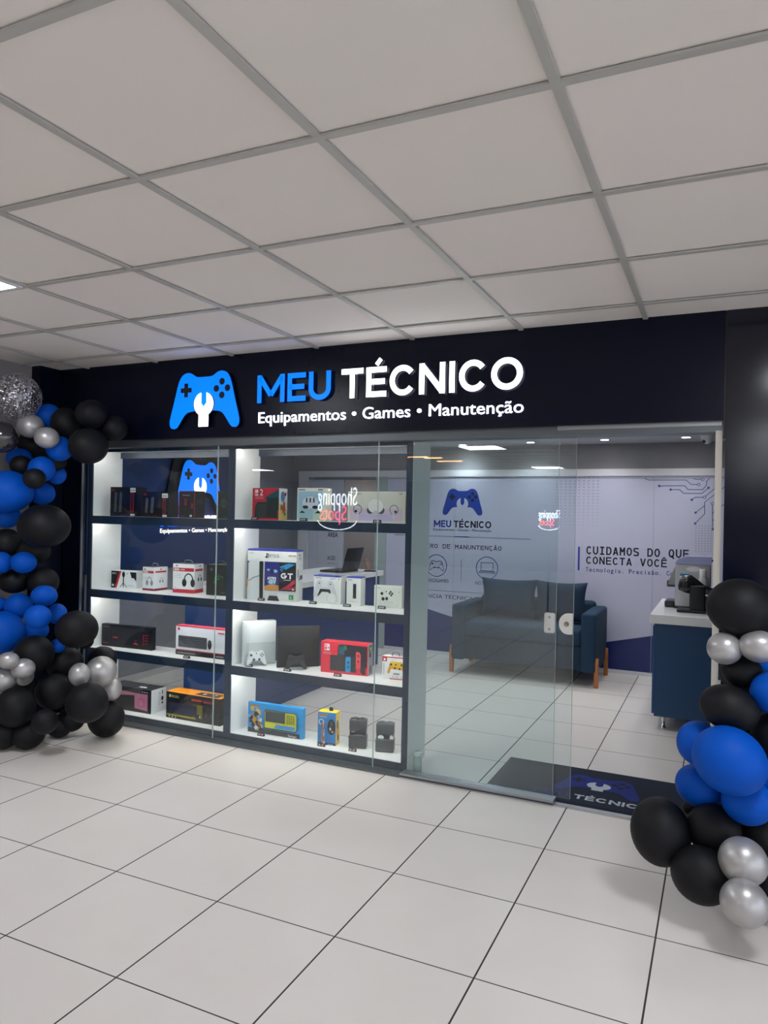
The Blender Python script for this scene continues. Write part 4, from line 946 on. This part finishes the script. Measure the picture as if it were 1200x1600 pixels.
for x, y, r, what, num in TAGS:
    z = (SZ + [.045])[r] + .0005
    t = root('price_tag', (x, y, z), 'small black price tag lying in front of ' + what, 'price tag', 'price tags along the shelf fronts')
    g = G(); M = frame((x, y, z), (1, 0, 0), (0, 0, 1)); wv = .026
    g.add([M @ Vector(p) for p in ((-wv, 0, 0), (wv, 0, 0), (wv, .018, -.012), (-wv, .018, -.012), (-wv, 0, -.016), (wv, 0, -.016))], [(0, 1, 2, 3), (0, 3, 4), (1, 5, 2), (3, 2, 5, 4), (0, 4, 5, 1)], K)
    g.obj('wedge', t)
    nrm = Vector((0, .018, -.012)).normalized(); F2 = M @ frame((0, 0, 0), (1, 0, 0), nrm)
    g = G()
    for i in range(3): g.rect(-.017 + i * .012, .006, -.009 + i * .012, .015, .0005, GR3 if i != 1 or r < 3 else RED, F2)
    g.obj('number_print', t)


# ================================================================== SHOP FURNITURE
SOFA = mat('#0d3049', .85, var=.18, scale=120, bump=.25); SOFA2 = mat('#0b2940', .85, var=.18, scale=120, bump=.25); WOOD = mat('#b06a30', .45, var=.2, scale=14, stretch=(6, 6, .6))
sx0, sx1, sy0, sy1 = -2.335, -.995, 6.60, 7.33
t = root('sofa', ((sx0 + sx1) / 2, (sy0 + sy1) / 2, 0), 'dark teal two seat sofa with wooden legs against the mural', 'sofa')
G().bbox((sx0 + .12, sy0 + .015, .14), (sx1 - .12, sy1 - .05, .36), SOFA2, .02).obj('base', t)
G().bbox((sx0 + .125, sy0 + .005, .355), (sx1 - .125, sy1 - .16, .50), SOFA, .03).obj('seat_cushion', t)
G().bbox((sx0 + .10, sy1 - .14, .14), (sx1 - .10, sy1, .70), SOFA2, .04).obj('backrest', t)
for xa, xb in ((sx0, sx0 + .13), (sx1 - .13, sx1)):
    G().bbox((xa, sy0, .13), (xb, sy1 - .02, .655), SOFA, .025).obj('armrest', t)
for x, sgn in ((sx0 + .012, -1), (sx1 - .012, 1)):
    for y in (sy0 + .05, sy1 - .09):
        g = G(); L = frame((x, y, 0), (0, 1, 0), (0, 0, 1))
        z0_, z1_ = (0, .026 * sgn) if sgn > 0 else (.0, -.026)
        g.prism([(-.018, 0), (.018, 0), (.024, .16), (.024, .245), (.012, .262), (-.012, .262), (-.03, .22), (-.03, .13)], min(.0, .034 * sgn), max(.0, .034 * sgn), WOOD, L)
        g.obj('leg', t, .004)


def pillow(name, c, w, h, th, rotz, tilt, m, label):
    n = 18; g = G(); vs = []; fs = []
    for sd in (1, -1):
        o = len(vs)
        for j in range(n + 1):
            for i in range(n + 1):
                a, b = 2 * i / n - 1, 2 * j / n - 1
                pin = 1 - .10 * (1 - a * a) * (abs(b) ** 3) ; pin2 = 1 - .10 * (1 - b * b) * (abs(a) ** 3)
                zz = th / 2 * max(0, (1 - a ** 4) * (1 - b ** 4)) ** .5 * (1 - .12 * math.sin(5 * a + 3 * b) * .3)
                vs.append((a * w / 2 * pin2, b * h / 2 * pin, sd * zz))
        for j in range(n):
            for i in range(n):
                q = (o + j * (n + 1) + i, o + j * (n + 1) + i + 1, o + (j + 1) * (n + 1) + i + 1, o + (j + 1) * (n + 1) + i); fs.append(q if sd > 0 else q[::-1])
    M = Matrix.Translation(c) @ Matrix.Rotation(rotz, 4, 'Z') @ Matrix.Rotation(PI / 2 - tilt, 4, 'X')
    g.add(vs, fs, m, True, M); o = g.obj(name); tag(o, label, 'cushion', 'back cushions on the sofa'); return o


pillow('cushion', (-1.895, 7.03, .70), .56, .385, .15, .03, .10, SOFA, 'dark teal cushion on the left half of the sofa, with pointed corners')
pillow('cushion', (-1.39, 7.03, .70), .50, .385, .15, -.03, .10, SOFA2, 'dark teal cushion against the right armrest of the sofa')

# reception desk along the left of the shop, its equipment
t = root('reception_desk', (-3.42, 5.5, 0), 'navy reception desk with white top seen through the shelf', 'desk')
G().box((-3.72, 4.43, 0), (-3.10, 6.60, .885), NAVY).obj('body', t, .003)
G().box((-3.76, 4.40, .885), (-3.075, 6.64, .934), WHITE_GLOSS).obj('top', t, .004)
t = root('laptop', (-3.35, 6.25, .934), 'open black laptop on the reception desk', 'laptop')
a = on_z(536, 894, .934); hx = -3.25; y0_, y1_ = 6.08, 6.42
G().bbox((hx - .24, y0_, .935), (hx, y1_, .953), BLACK, .004).obj('keyboard_base', t)
M_ = Matrix.Translation((hx, 0, .952)) @ Matrix.Rotation(.26, 4, 'Y')
ld_ = G().bbox((-.004, y0_, 0), (.004, y1_, .225), BLACK, .003, M_).obj('lid', t)
G().rect(y0_ + .012, .012, y1_ - .012, .213, .0, mat('#20242c', .15), M_ @ frame((-.0045, 0, 0), (0, -1, 0), (0, 0, 1)) @ Matrix.Scale(-1, 4, (1, 0, 0))).obj('screen', ld_)
p = on_z(578, 893, .934)
t = root('card_holder', (p.x, p.y, .934), 'small upright card holder behind the laptop on the desk', 'holder')
M_ = Matrix.Translation((p.x, p.y, .935))
G().box((-.05, -.03, 0), (.05, .03, .012), BLACK, M_).obj('base', t)
G().box((-.012, -.04, .01), (-.004, .04, .13), mat('#8c6f60', .5), M_ @ Matrix.Rotation(-.3, 4, 'Y')).obj('card', t)
# counter with coffee things
CN = mat('#1d446e', .4, var=.05)
t = root('counter_cabinet', (-.26, 6.12, 0), 'dark blue counter cabinet with white top right of the entrance', 'cabinet')
G().box((-.425, 5.56, .095), (-.055, 6.68, .755), CN).obj('body', t, .002)
G().box((-.442, 5.575, .11), (-.426, 6.66, .735), mat('#214b78', .4)).obj('door', t, .002)
G().box((-.462, 5.545, .757), (-.045, 6.70, .822), WHITE_GLOSS).obj('top', t, .004)
for x, y in ((-.365, 5.64), (-.11, 5.64), (-.365, 6.6), (-.11, 6.6)):
    G().lathe([(.020, .0), (.020, .008), (.012, .012), (.010, .06), (.016, .09), (.018, .0955)], CHROME, Matrix.Translation((x, y, 0)), 16).obj('leg', t)
CZ = .8225; SILV = mat('#b9babd', .34, .3, var=.03)
t = root('coffee_machine', (-.20, 6.16, CZ), 'silver coffee machine with bluish lid on the white counter', 'coffee machine')
G().bbox((-.325, 6.03, CZ + .012), (-.075, 6.31, CZ + .345), SILV, .012).obj('body', t)
G().box((-.33, 6.02, CZ), (-.07, 6.32, CZ + .014), DGREY).obj('foot_plate', t, .003)
g = G(); L = frame((0, 6.03, CZ), (1, 0, 0), (0, 0, 1))
g.prism([(-.328, .340), (-.072, .340), (-.068, .40), (-.24, .40), (-.312, .372)], -.275, .003, mat('#a3a9d4', .12, coat=.6), L); g.obj('lid', t, .004)
g = G(); g.prism([(-.322, .335), (-.372, .205), (-.378, .175), (-.322, .175)], -.20, -.05, mat('#8d8e94', .35, .3), L); g.obj('front_cover', t, .004)
G().bbox((-.388, 6.10, CZ + .155), (-.325, 6.20, CZ + .205), mat('#4b4c50', .3, .4), .008).obj('spout', t)
G().bbox((-.400, 6.06, CZ + .0), (-.325, 6.27, CZ + .05), mat('#3a3b3f', .3, .3), .01).obj('drip_tray', t)
G().disc(-.195, .305, .052, .019, .0015, mat('#e6e8ec', .25), L, 28).obj('badge', t)
g = G(); g.rect(-.290, .195, -.225, .265, .0012, OFF, L); g.rect(-.290, .25, -.225, .268, .0016, ink('#2b82b4'), L)
for i in range(3): g.rect(-.282 + i * .018, .212, -.270 + i * .018, .238, .0018, ink('#6f87a8'), L)
g.obj('sticker', t)
G().tube([(-.085, 6.08, CZ + .375), (-.050, 6.06, CZ + .372), (-.034, 6.05, CZ + .345), (-.04, 6.04, CZ + .24), (-.058, 6.04, CZ + .12), (-.062, 6.04, CZ + .02)], .008, K2).obj('hose', t)
for x in (-.108, -.122): G().box((x - .002, 6.026, CZ + .13), (x + .002, 6.03, CZ + .30), DGREY).obj('trim_line', t)
p = (-.128, 5.97)
t = root('bottle', (*p, CZ), 'white bottle standing between the coffee machine and the black coffee maker', 'bottle')
M_ = Matrix.Translation((*p, CZ))
G().lathe([(.030, 0), (.033, .01), (.033, .20), (.028, .235), (.022, .25)], mat('#dcdfe4', .3), M_).obj('body', t)
G().lathe([(.024, .25), (.024, .305), (.020, .312), (0, .312)], WHITE, M_).obj('cap', t)
G().lathe([(.0335, .09), (.0335, .19)], mat('#c3c7cf', .4), M_, caps=False).obj('label_band', t)
t = root('coffee_maker', (-.18, 5.84, CZ), 'small black coffee maker with a long lever in front of the silver machine', 'coffee maker')
G().bbox((-.298, 5.775, CZ), (-.065, 5.915, CZ + .022), BLACK, .008).obj('base_plate', t)
G().bbox((-.212, 5.79, CZ + .015), (-.105, 5.90, CZ + .20), mat('#131519', .4), .012).obj('column', t)
M_ = Matrix.Translation((-.235, 5.845, CZ + .195)) @ Matrix.Rotation(.35, 4, 'Y')
G().lathe([(0, -.055), (.040, -.05), (.056, -.02), (.060, .02), (.050, .048), (.03, .058), (0, .06)], BLACKG, M_).obj('brew_head', t)
pts = [(-.26, 5.84, CZ + .235), (-.21, 5.84, CZ + .242), (-.165, 5.84, CZ + .215), (-.12, 5.84, CZ + .19), (-.075, 5.84, CZ + .178), (-.045, 5.84, CZ + .176)]
G().tube(pts, [.03, .034, .026, .016, .010, .007], BLACKG).obj('lever', t)
p = (-.082, 5.815)
t = root('tumbler', (*p, CZ + .022), 'clear plastic tumbler right of the black coffee maker', 'cup'); t.location.z = CZ
M_ = Matrix.Translation((-.045 - .04 + .01, 5.74, CZ))
G().lathe([(.020, .0), (.022, .004), (.029, .14), (.0285, .14), (.021, .006), (0, .006)], PLASTIC, M_, caps=False).obj('wall', t)
G().lathe([(.0292, .136), (.0305, .140), (.0292, .144)], mat('#d4d8dc', .2), M_, caps=False).obj('rim', t)
# dome camera on the shop ceiling
t = root('security_camera', (-.134, 6.87, HI), 'small white dome camera on the shop ceiling right of the downlights', 'camera')
M_ = Matrix.Translation((-.134, 6.87, HI))
G().lathe([(.052, 0), (.052, -.018), (.046, -.03)], WHITE, M_, caps=False).obj('base', t)
G().lathe([(.045, -.025), (.044, -.04), (.034, -.062), (.018, -.074), (0, -.078)], mat('#d9dbe0', .25), M_).obj('dome', t)
G().lathe([(.017, 0), (.017, .008), (.012, .012), (0, .012)], BLACKG, M_ @ Matrix.Translation((-.022, -.022, -.052)) @ Matrix.Rotation(PI * .72, 4, Vector((1, -1, 0)))).obj('lens', t)
# entrance mat
MATM = mat('#141f33', .95, var=.3, scale=160, bump=.5)
t = root('door_mat', (-.6, 4.17, 0), 'navy door mat with blue emblem and white lettering at the entrance', 'mat')
G().box((-1.15, 3.90, 0), (-.05, 4.455, .008), MATM).obj('pile', t, .003)
g = G(); g.box((-1.17, 3.888, 0), (-.03, 4.467, .005), mat('#0d1524', .9)); g.obj('border', t)
FM = frame((-.600, 4.205, .0082), (1, 0, 0), (0, 1, 0)); hw, H = .228, .285
e = G().flat(emblem_outline(hw, H), .0004, mat('#1b2a78', .95, var=.25, scale=160), FM).obj('printed_emblem', t)
emblem_marks(None, hw, H, .0008, MATM, FM, e)
WM = mat('#b9c2cc', .95, var=.25, scale=160)
G().flat([(x * 1.05, y * .85 + .012) for x, y in wrench_outline(hw, H * .8, 1.0)], .001, WM, FM).obj('printed_wrench', e)
F0 = frame((0, 0, .0082), (1, 0, 0), (0, 1, 0))
for wd_, xx, ww, mm in (('MEU', -.915, .185, mat('#1b2a78', .95, var=.25, scale=160)), ('TÉCNICO', -.70, .40, WM)):
    tot = sum(_cw.get({'É': 'E'}.get(c, c)) for c in wd_) + .11 * (len(wd_) - 1); k = ww / tot; px = xx
    for c in wd_:
        a = _cw[{'É': 'E'}.get(c, c)]; caps(G(), c, px, 3.965, .062, a * k, .0006, mm, F0, s=.22).obj('printed_letter', t); px += (a + .11) * k
# steel stop on the floor beside the shelf post
t = root('door_stop', (-1.585, 3.945, 0), 'short steel cylinder on the floor at the foot of the shelf post', 'door stop')
M_ = Matrix.Translation((-1.585, 3.945, 0))
G().lathe([(.026, 0), (.026, .105)], mat('#c2c8c8', .25, .7), M_).obj('post', t)
G().lathe([(.029, .105), (.029, .118), (.024, .122), (0, .122)], mat('#dfe4e4', .2, .6), M_).obj('cap', t)

# ================================================================== BALLOONS
BK = mat('#0b0c10', .58, spec=.28, var=.05); BL = mat((.0, .078, .47), .52, spec=.15, var=.04); SI = mat('#b4b3b2', .36, .55, var=.03)
_bm = {}


def bmesh_of(kind):
    if kind in _bm: return _bm[kind]
    m = dict(k=BK, b=BL, s=SI)[kind]; n, q = 36, 22; vs = []; fs = []
    # unit balloon, mouth towards +Y with its rolled neck
    prof = []
    for j in range(q + 1):
        a = PI * j / q; r = math.sin(a); y = -math.cos(a)
        if y > 0: y *= 1 + .10 * y; r *= 1 - .05 * y
        prof.append((max(r, .0), y))
    prof = prof[:-1] + [(.055, 1.11), (.045, 1.14), (.085, 1.20), (.07, 1.21), (0, 1.19)]
    g = G(); M = Matrix.Rotation(-PI / 2, 4, 'X')
    g.lathe(prof, m, M, n)
    me = bpy.data.meshes.new('balloon'); me.from_pydata([Vector(v) for v in g.v], [], g.f); me.materials.append(m)
    me.polygons.foreach_set('use_smooth', [True] * len(g.f)); me.update(); _bm[kind] = me
    return me


def balloon(px, py, rx, ry, kind, Y, label, group, roll=0.0):
    d = ray(px, py); tt = Y / d.y; c = CAM + d * tt
    k = tt / F_PX
    o = bpy.data.objects.new('balloon', bmesh_of(kind)); COL.objects.link(o)
    back = d.normalized(); right = back.cross(Vector((0, 0, 1))).normalized(); up = right.cross(back)
    if roll: right, up = right * math.cos(roll) + up * math.sin(roll), up * math.cos(roll) - right * math.sin(roll)
    R3 = Matrix((right, back, up)).transposed()
    o.matrix_world = Matrix.Translation(c) @ R3.to_4x4() @ Matrix.Diagonal((rx * k, (rx + ry) / 2 * k, ry * k, 1))
    tag(o, label, 'balloon', group)
    return o


def left_y(px, py, layer, r):
    base = 3.50 if py < 990 else min(3.62, 3.20 + .0026 * max(px, 0))
    y = base + .13 * (layer - 1)
    t_ = ray(px, py); slope = -t_.x / t_.y
    rm = r * 4.9 / F_PX
    ylim = (4.44 - rm) / slope              # keep off the grey wall
    return min(y, ylim, 3.78 - rm)


LG, RG = 'balloons of the left garland', 'balloons of the right garland'
# px, py, rx, ry, colour, layer (0 near, 2 far), label
LEFT = [
    (76, 651, 20, 20, 'b', 2, 'blue balloon just below the glittery clear balloon'),
    (102, 661, 22, 24, 'k', 1, 'black balloon between the topmost blue one and the black cluster on the fascia'),
    (143, 647, 24, 22, 'k', 1, 'uppermost black balloon of the left garland'),
    (179, 669, 19.5, 20, 'k', 2, 'black balloon reaching furthest right onto the fascia'),
    (138, 697, 30, 28, 'k', .6, 'large black balloon over the top corner of the shelf'),
    (48, 666, 20, 18.5, 's', 0, 'upper silver balloon of the pair near the glittery clear balloon'),
    (73, 684, 18.5, 16.5, 's', 0, 'lower silver balloon of the pair near the glittery clear balloon'),
    (93, 701, 20, 19.5, 'b', 1, 'blue balloon right below the lower of the two top silver balloons'),
    (50, 694, 22, 20, 'k', 2, 'black balloon tucked behind the two top silver balloons'),
    (86, 722, 17, 14, 'k', 2, 'black balloon in shade below the blue one next to the large black top balloon'),
    (30, 716, 19, 16, 'b', 2, 'dark blue balloon in shade above the small black balloon pair'),
    (65, 733, 20, 20, 'b', 1, 'blue balloon right of the two small black balloons'),
    (89, 742, 14, 15, 'b', 2, 'small blue balloon beside the upper navy strip'),
    (33, 727, 17, 15.5, 'k', 0, 'upper of the two small black balloons above the big blue one'),
    (54, 748, 17, 16, 'k', 0, 'lower of the two small black balloons above the big blue one'),
    (12, 768, 38, 33, 'b', 0, 'big blue balloon cut by the left edge, upper of the two'),
    (66, 771, 19, 17.5, 'b', 1, 'blue balloon under the lower small black balloon'),
    (10, 807, 22, 18, 'b', 1, 'blue balloon below the upper big blue one at the left edge'),
    (69, 822, 39, 34, 'k', 0, 'largest black balloon halfway up the left garland'),
    (10, 848, 24, 22, 'k', 1, 'black balloon at the left edge beside the largest black balloon'),
    (37, 879, 19, 17, 'b', 0, 'right balloon of the blue pair between black ones at mid height'),
    (2, 879, 16, 17, 'b', 0, 'left balloon of the blue pair at the left edge at mid height'),
    (50, 860, 28, 22, 'k', 2, 'black balloon in shade above the mid height blue pair'),
    (22, 908, 24, 19, 'k', 1, 'black balloon directly under the mid height blue pair'),
    (68, 909, 23, 22, 'k', 1, 'black balloon above the cluster of four round blue balloons'),
    (69, 931, 19.5, 16.5, 'b', 0, 'top balloon of the blue cluster'),
    (29, 947, 21, 20, 'b', 0, 'left balloon of the blue cluster'),
    (59, 964, 20, 19, 'b', -1, 'front balloon in the middle of the blue cluster'),
    (89, 959, 15, 16, 'b', 1, 'smallest and right balloon of the blue cluster'),
    (4, 988, 32, 33, 'b', 0, 'big blue balloon cut by the left edge, lower of the two'),
    (55, 985, 20, 17, 'b', 1, 'shaded blue balloon under the blue cluster'),
    (90, 1009, 11, 11, 'b', 1, 'small blue balloon peeking out left of the large round black one'),
    (-3, 945, 13, 12, 'b', 1, 'sliver of a blue balloon at the left edge beside the cluster'),
    (120, 983, 32, 29, 'k', 0, 'large round black balloon in front of the white shelf side'),
    (132, 1001, 14, 13, 'k', 1, 'black balloon edge showing under the large round black one'),
    (53, 1022, 30, 29, 'k', 0, 'black balloon with a bright spot above the left silver group'),
    (101, 1036, 28, 26, 'k', 1, 'black balloon left of the right silver group'),
    (160, 1031, 22, 21, 'k', 2, 'black balloon right above the biggest silver balloon'),
    (13, 1032, 16, 13, 's', 0, 'upper left silver balloon of the left silver group'),
    (36, 1045, 18, 16, 's', 0, 'right silver balloon of the left silver group'),
    (6, 1062, 18, 17, 's', 0, 'silver balloon cut by the left edge in the left silver group'),
    (38, 1056, 14, 15, 's', 1, 'shaded silver balloon behind the left silver group'),
    (158, 1049, 24, 23.5, 's', 0, 'biggest silver balloon of the right silver group'),
    (124, 1054, 16, 18, 's', 0, 'left silver balloon of the right silver group'),
    (174, 1076, 15.5, 19, 's', 1, 'lower right silver balloon of the right silver group'),
    (85, 1080, 29, 28, 'k', 1, 'black balloon between the two silver groups'),
    (24, 1105, 30.5, 31, 'k', 0, 'big black balloon under the left silver group'),
    (136, 1098, 32, 31, 'k', -1, 'big black balloon in front below the right silver group'),
    (166, 1123, 28, 28, 'k', 1, 'black balloon nearest the shelf at floor level'),
    (70, 1128, 20, 19, 'k', -1, 'small black balloon in front at the foot of the left garland'),
    (111, 1124, 21, 19, 'k', 1, 'black balloon behind and left of the big front black one'),
    (93, 1134, 19, 18, 'k', 2, 'black balloon in shade behind the small front one'),
    (44, 1147, 25, 23, 'k', 1, 'lowest black balloon left of the small front one'),
    (4, 1146, 27, 24, 'k', 1, 'lowest black balloon cut by the left edge'),
    (30, 1070, 22, 20, 'k', 2, 'black balloon hidden in shade between the left silver ones'),
]


def settle(items, ymax_fn, ymin):
    """items: [px, py, r_px, Y]; slide balloons along their own line of sight until they only press on each other"""
    def pos(it):
        d = ray(it[0], it[1]); t_ = it[3] / d.y
        return CAM + d * t_, it[2] * t_ / F_PX
    for _ in range(160):
        moved = False
        P = [pos(it) for it in items]
        for i in range(len(items)):
            for j in range(i):
                dist = (P[i][0] - P[j][0]).length; need = (P[i][1] + P[j][1]) * .90
                if dist < need - .002:
                    a, b = (i, j) if (items[i][3], -i) < (items[j][3], -j) else (j, i)     # a nearer
                    st = min(.02, (need - dist) * .5)
                    items[a][3] = max(ymin, items[a][3] - st * .6); items[b][3] = min(ymax_fn(items[b]), items[b][3] + st * .6); moved = True
        if not moved: break
    return items


def left_max(it):
    d = ray(it[0], it[1]); k = d.length
    rm = it[2] * 4.95 / F_PX
    lim = min(3.78 - rm if it[0] > 100 else 3.60 - rm * .9, (4.45 - rm) / (-d.x / d.y))
    if d.z < 0:                                                # keep above the floor
        t_ = CAM_H / (-d.z + it[2] / F_PX); lim = min(lim, t_ * d.y)
    return lim


def right_max(it):
    d = ray(it[0], it[1]); t_ = CAM_H / (-d.z + it[2] / F_PX)
    return min(3.78 - .13, t_ * d.y)


its = [[a[0], a[1], (a[2] + a[3]) / 2, left_y(a[0], a[1], a[5], max(a[2], a[3]))] for a in LEFT]
its = settle(its, left_max, 2.85)
for it, (px, py, rx, ry, kd, ly, lb) in zip(its, LEFT): balloon(px, py, rx, ry, kd, min(it[3], left_max(it)), lb, LG)
RIGHT = [
    (1156, 949, 49, 45, 'k', 3.12, 'big black balloon at the top of the right garland', 0),
    (1132, 1013, 26, 25, 's', 3.10, 'left silver balloon under the top black one', 0),
    (1186, 1010, 29, 25, 's', 3.10, 'right silver balloon under the top black one', 0),
    (1159, 1049, 30, 26, 'k', 3.16, 'black balloon under the two upper silver ones', 0),
    (1152, 1052, 27, 24, 'k', 3.32, 'black balloon edge showing behind the one under the silver pair', 0),
    (1200, 1042, 18, 16, 'b', 3.30, 'sliver of a blue balloon beside the right silver one', 0),
    (1208, 1082, 33, 33, 'b', 3.10, 'blue balloon cut by the right edge below the silver pair', 0),
    (1139, 1106, 44, 35, 'k', 3.06, 'wide black balloon above the big blue one', -.25),
    (1213, 1156, 38, 42, 'k', 3.14, 'black balloon cut by the right edge beside the big blue one', 0),
    (1091, 1161, 32, 34, 'b', 3.10, 'blue balloon upper left of the big blue one', 0),
    (1140, 1188, 56, 51, 'b', 2.98, 'biggest blue balloon of the right garland', -.5),
    (1094, 1228, 37, 33, 'b', 3.08, 'blue balloon lower left of the big blue one', -.2),
    (1168, 1253, 38, 35, 'b', 3.08, 'blue balloon under the big blue one', 0),
    (1208, 1222, 28, 30, 'b', 3.12, 'blue balloon cut by the right edge below the big blue one', 0),
    (1032, 1299, 45, 51, 'k', 2.98, 'large black balloon furthest left over the door mat', .15),
    (1115, 1296, 40, 39, 'k', 3.06, 'black balloon in the middle between the blue and silver ones', 0),
    (1096, 1367, 46, 43, 'k', 2.98, 'lowest black balloon left of the silver pair', -.3),
    (1161, 1346, 36.5, 36, 's', 2.92, 'upper silver balloon of the pair near the floor', -.6),
    (1163, 1411, 36, 35.5, 's', 2.90, 'lowest silver balloon touching the floor', -.6),
    (1192, 1302, 38, 34, 'k', 3.16, 'dark black balloon right of the middle black one', 0),
    (1081, 1263, 14, 14, 'k', 3.18, 'small black balloon peeking out under the lower left blue one', 0),
    (1206, 1392, 30, 34, 'k', 3.10, 'black balloon cut by the right edge behind the silver pair', 0),
    (1160, 1150, 40, 40, 'k', 3.28, 'black balloon hidden in shade behind the big blue one', 0),
]
its = settle([[a[0], a[1], (a[2] + a[3]) / 2, a[5]] for a in RIGHT], right_max, 2.72)
for it, (px, py, rx, ry, kd, Y, lb, rl) in zip(its, RIGHT): balloon(px, py, rx, ry, kd, min(it[3], right_max(it)), lb, RG, rl)

# the two clear balloons at the top left: one with glitter flakes, one smoky with foil tinsel
FLAKE = mat('#e8e8ea', .22, .8, var=.05); FLAKE_D = mat('#3a3b40', .2, .8)
d = ray(26, 620); Yc = 3.30; c = CAM + d * (Yc / d.y); r = 37 * (Yc / d.y) / F_PX
t = root('balloon', c, 'big clear balloon full of silver glitter at the top left', 'balloon', LG)
M_ = Matrix.Translation(c)
prof = [(r * math.sin(PI * j / 24), -r * math.cos(PI * j / 24)) for j in range(25)]
G().lathe(prof, ORB, M_, 40).obj('clear_skin', t)
rnd = random.Random(3); g = G()
for i in range(5200):
    u1 = rnd.uniform(-1, 1); a = rnd.uniform(0, 2 * PI); q = math.sqrt(1 - u1 * u1)
    if u1 < -.2 and rnd.random() < .2: continue
    P = Vector((q * math.cos(a), q * math.sin(a), u1)) * r * .985
    n = (P.normalized() + Vector((rnd.gauss(0, .35), rnd.gauss(0, .35), rnd.gauss(0, .35)))).normalized()
    e1 = n.cross(Vector((rnd.gauss(0, 1), rnd.gauss(0, 1), rnd.gauss(0, 1)))).normalized(); e2 = n.cross(e1); sz = rnd.uniform(.0022, .0052)
    P = c + P
    g.add([P + e1 * sz, P + e2 * sz, P - e1 * sz, P - e2 * sz], [(0, 1, 2, 3)], FLAKE if i % 4 else FLAKE_D)
f = g.obj('glitter_flakes', t); f['kind'] = 'stuff'
d = ray(3, 683); Yc = 3.18; c = CAM + d * (Yc / d.y); r = 25 * (Yc / d.y) / F_PX
t = root('balloon', c, 'smoky clear balloon with silver tinsel at the left edge', 'balloon', LG)
G().lathe([(r * math.sin(PI * j / 24), -r * math.cos(PI * j / 24)) for j in range(25)], SMOKE, Matrix.Translation(c), 36).obj('smoky_skin', t)
g = G(); fm = mat('#c9ccd2', .15, 1.0)
for i in range(60):
    a = rnd.uniform(0, 2 * PI); sp = rnd.uniform(.15, .75); top = c + Vector((0, 0, .1 * r))
    pts = [top + Vector((math.cos(a) * sp * r * q_, math.sin(a) * sp * r * q_, -q_ ** 1.6 * r * .75)) for q_ in (0, .3, .6, .85, 1.0)]
    wv = Vector((-math.sin(a), math.cos(a), 0)) * .0022
    vs = []
    for p_ in pts: vs += [p_ + wv, p_ - wv]
    g.add(vs, [(2 * k, 2 * k + 1, 2 * k + 3, 2 * k + 2) for k in range(4)], fm)
f = g.obj('tinsel', t); f['kind'] = 'stuff'
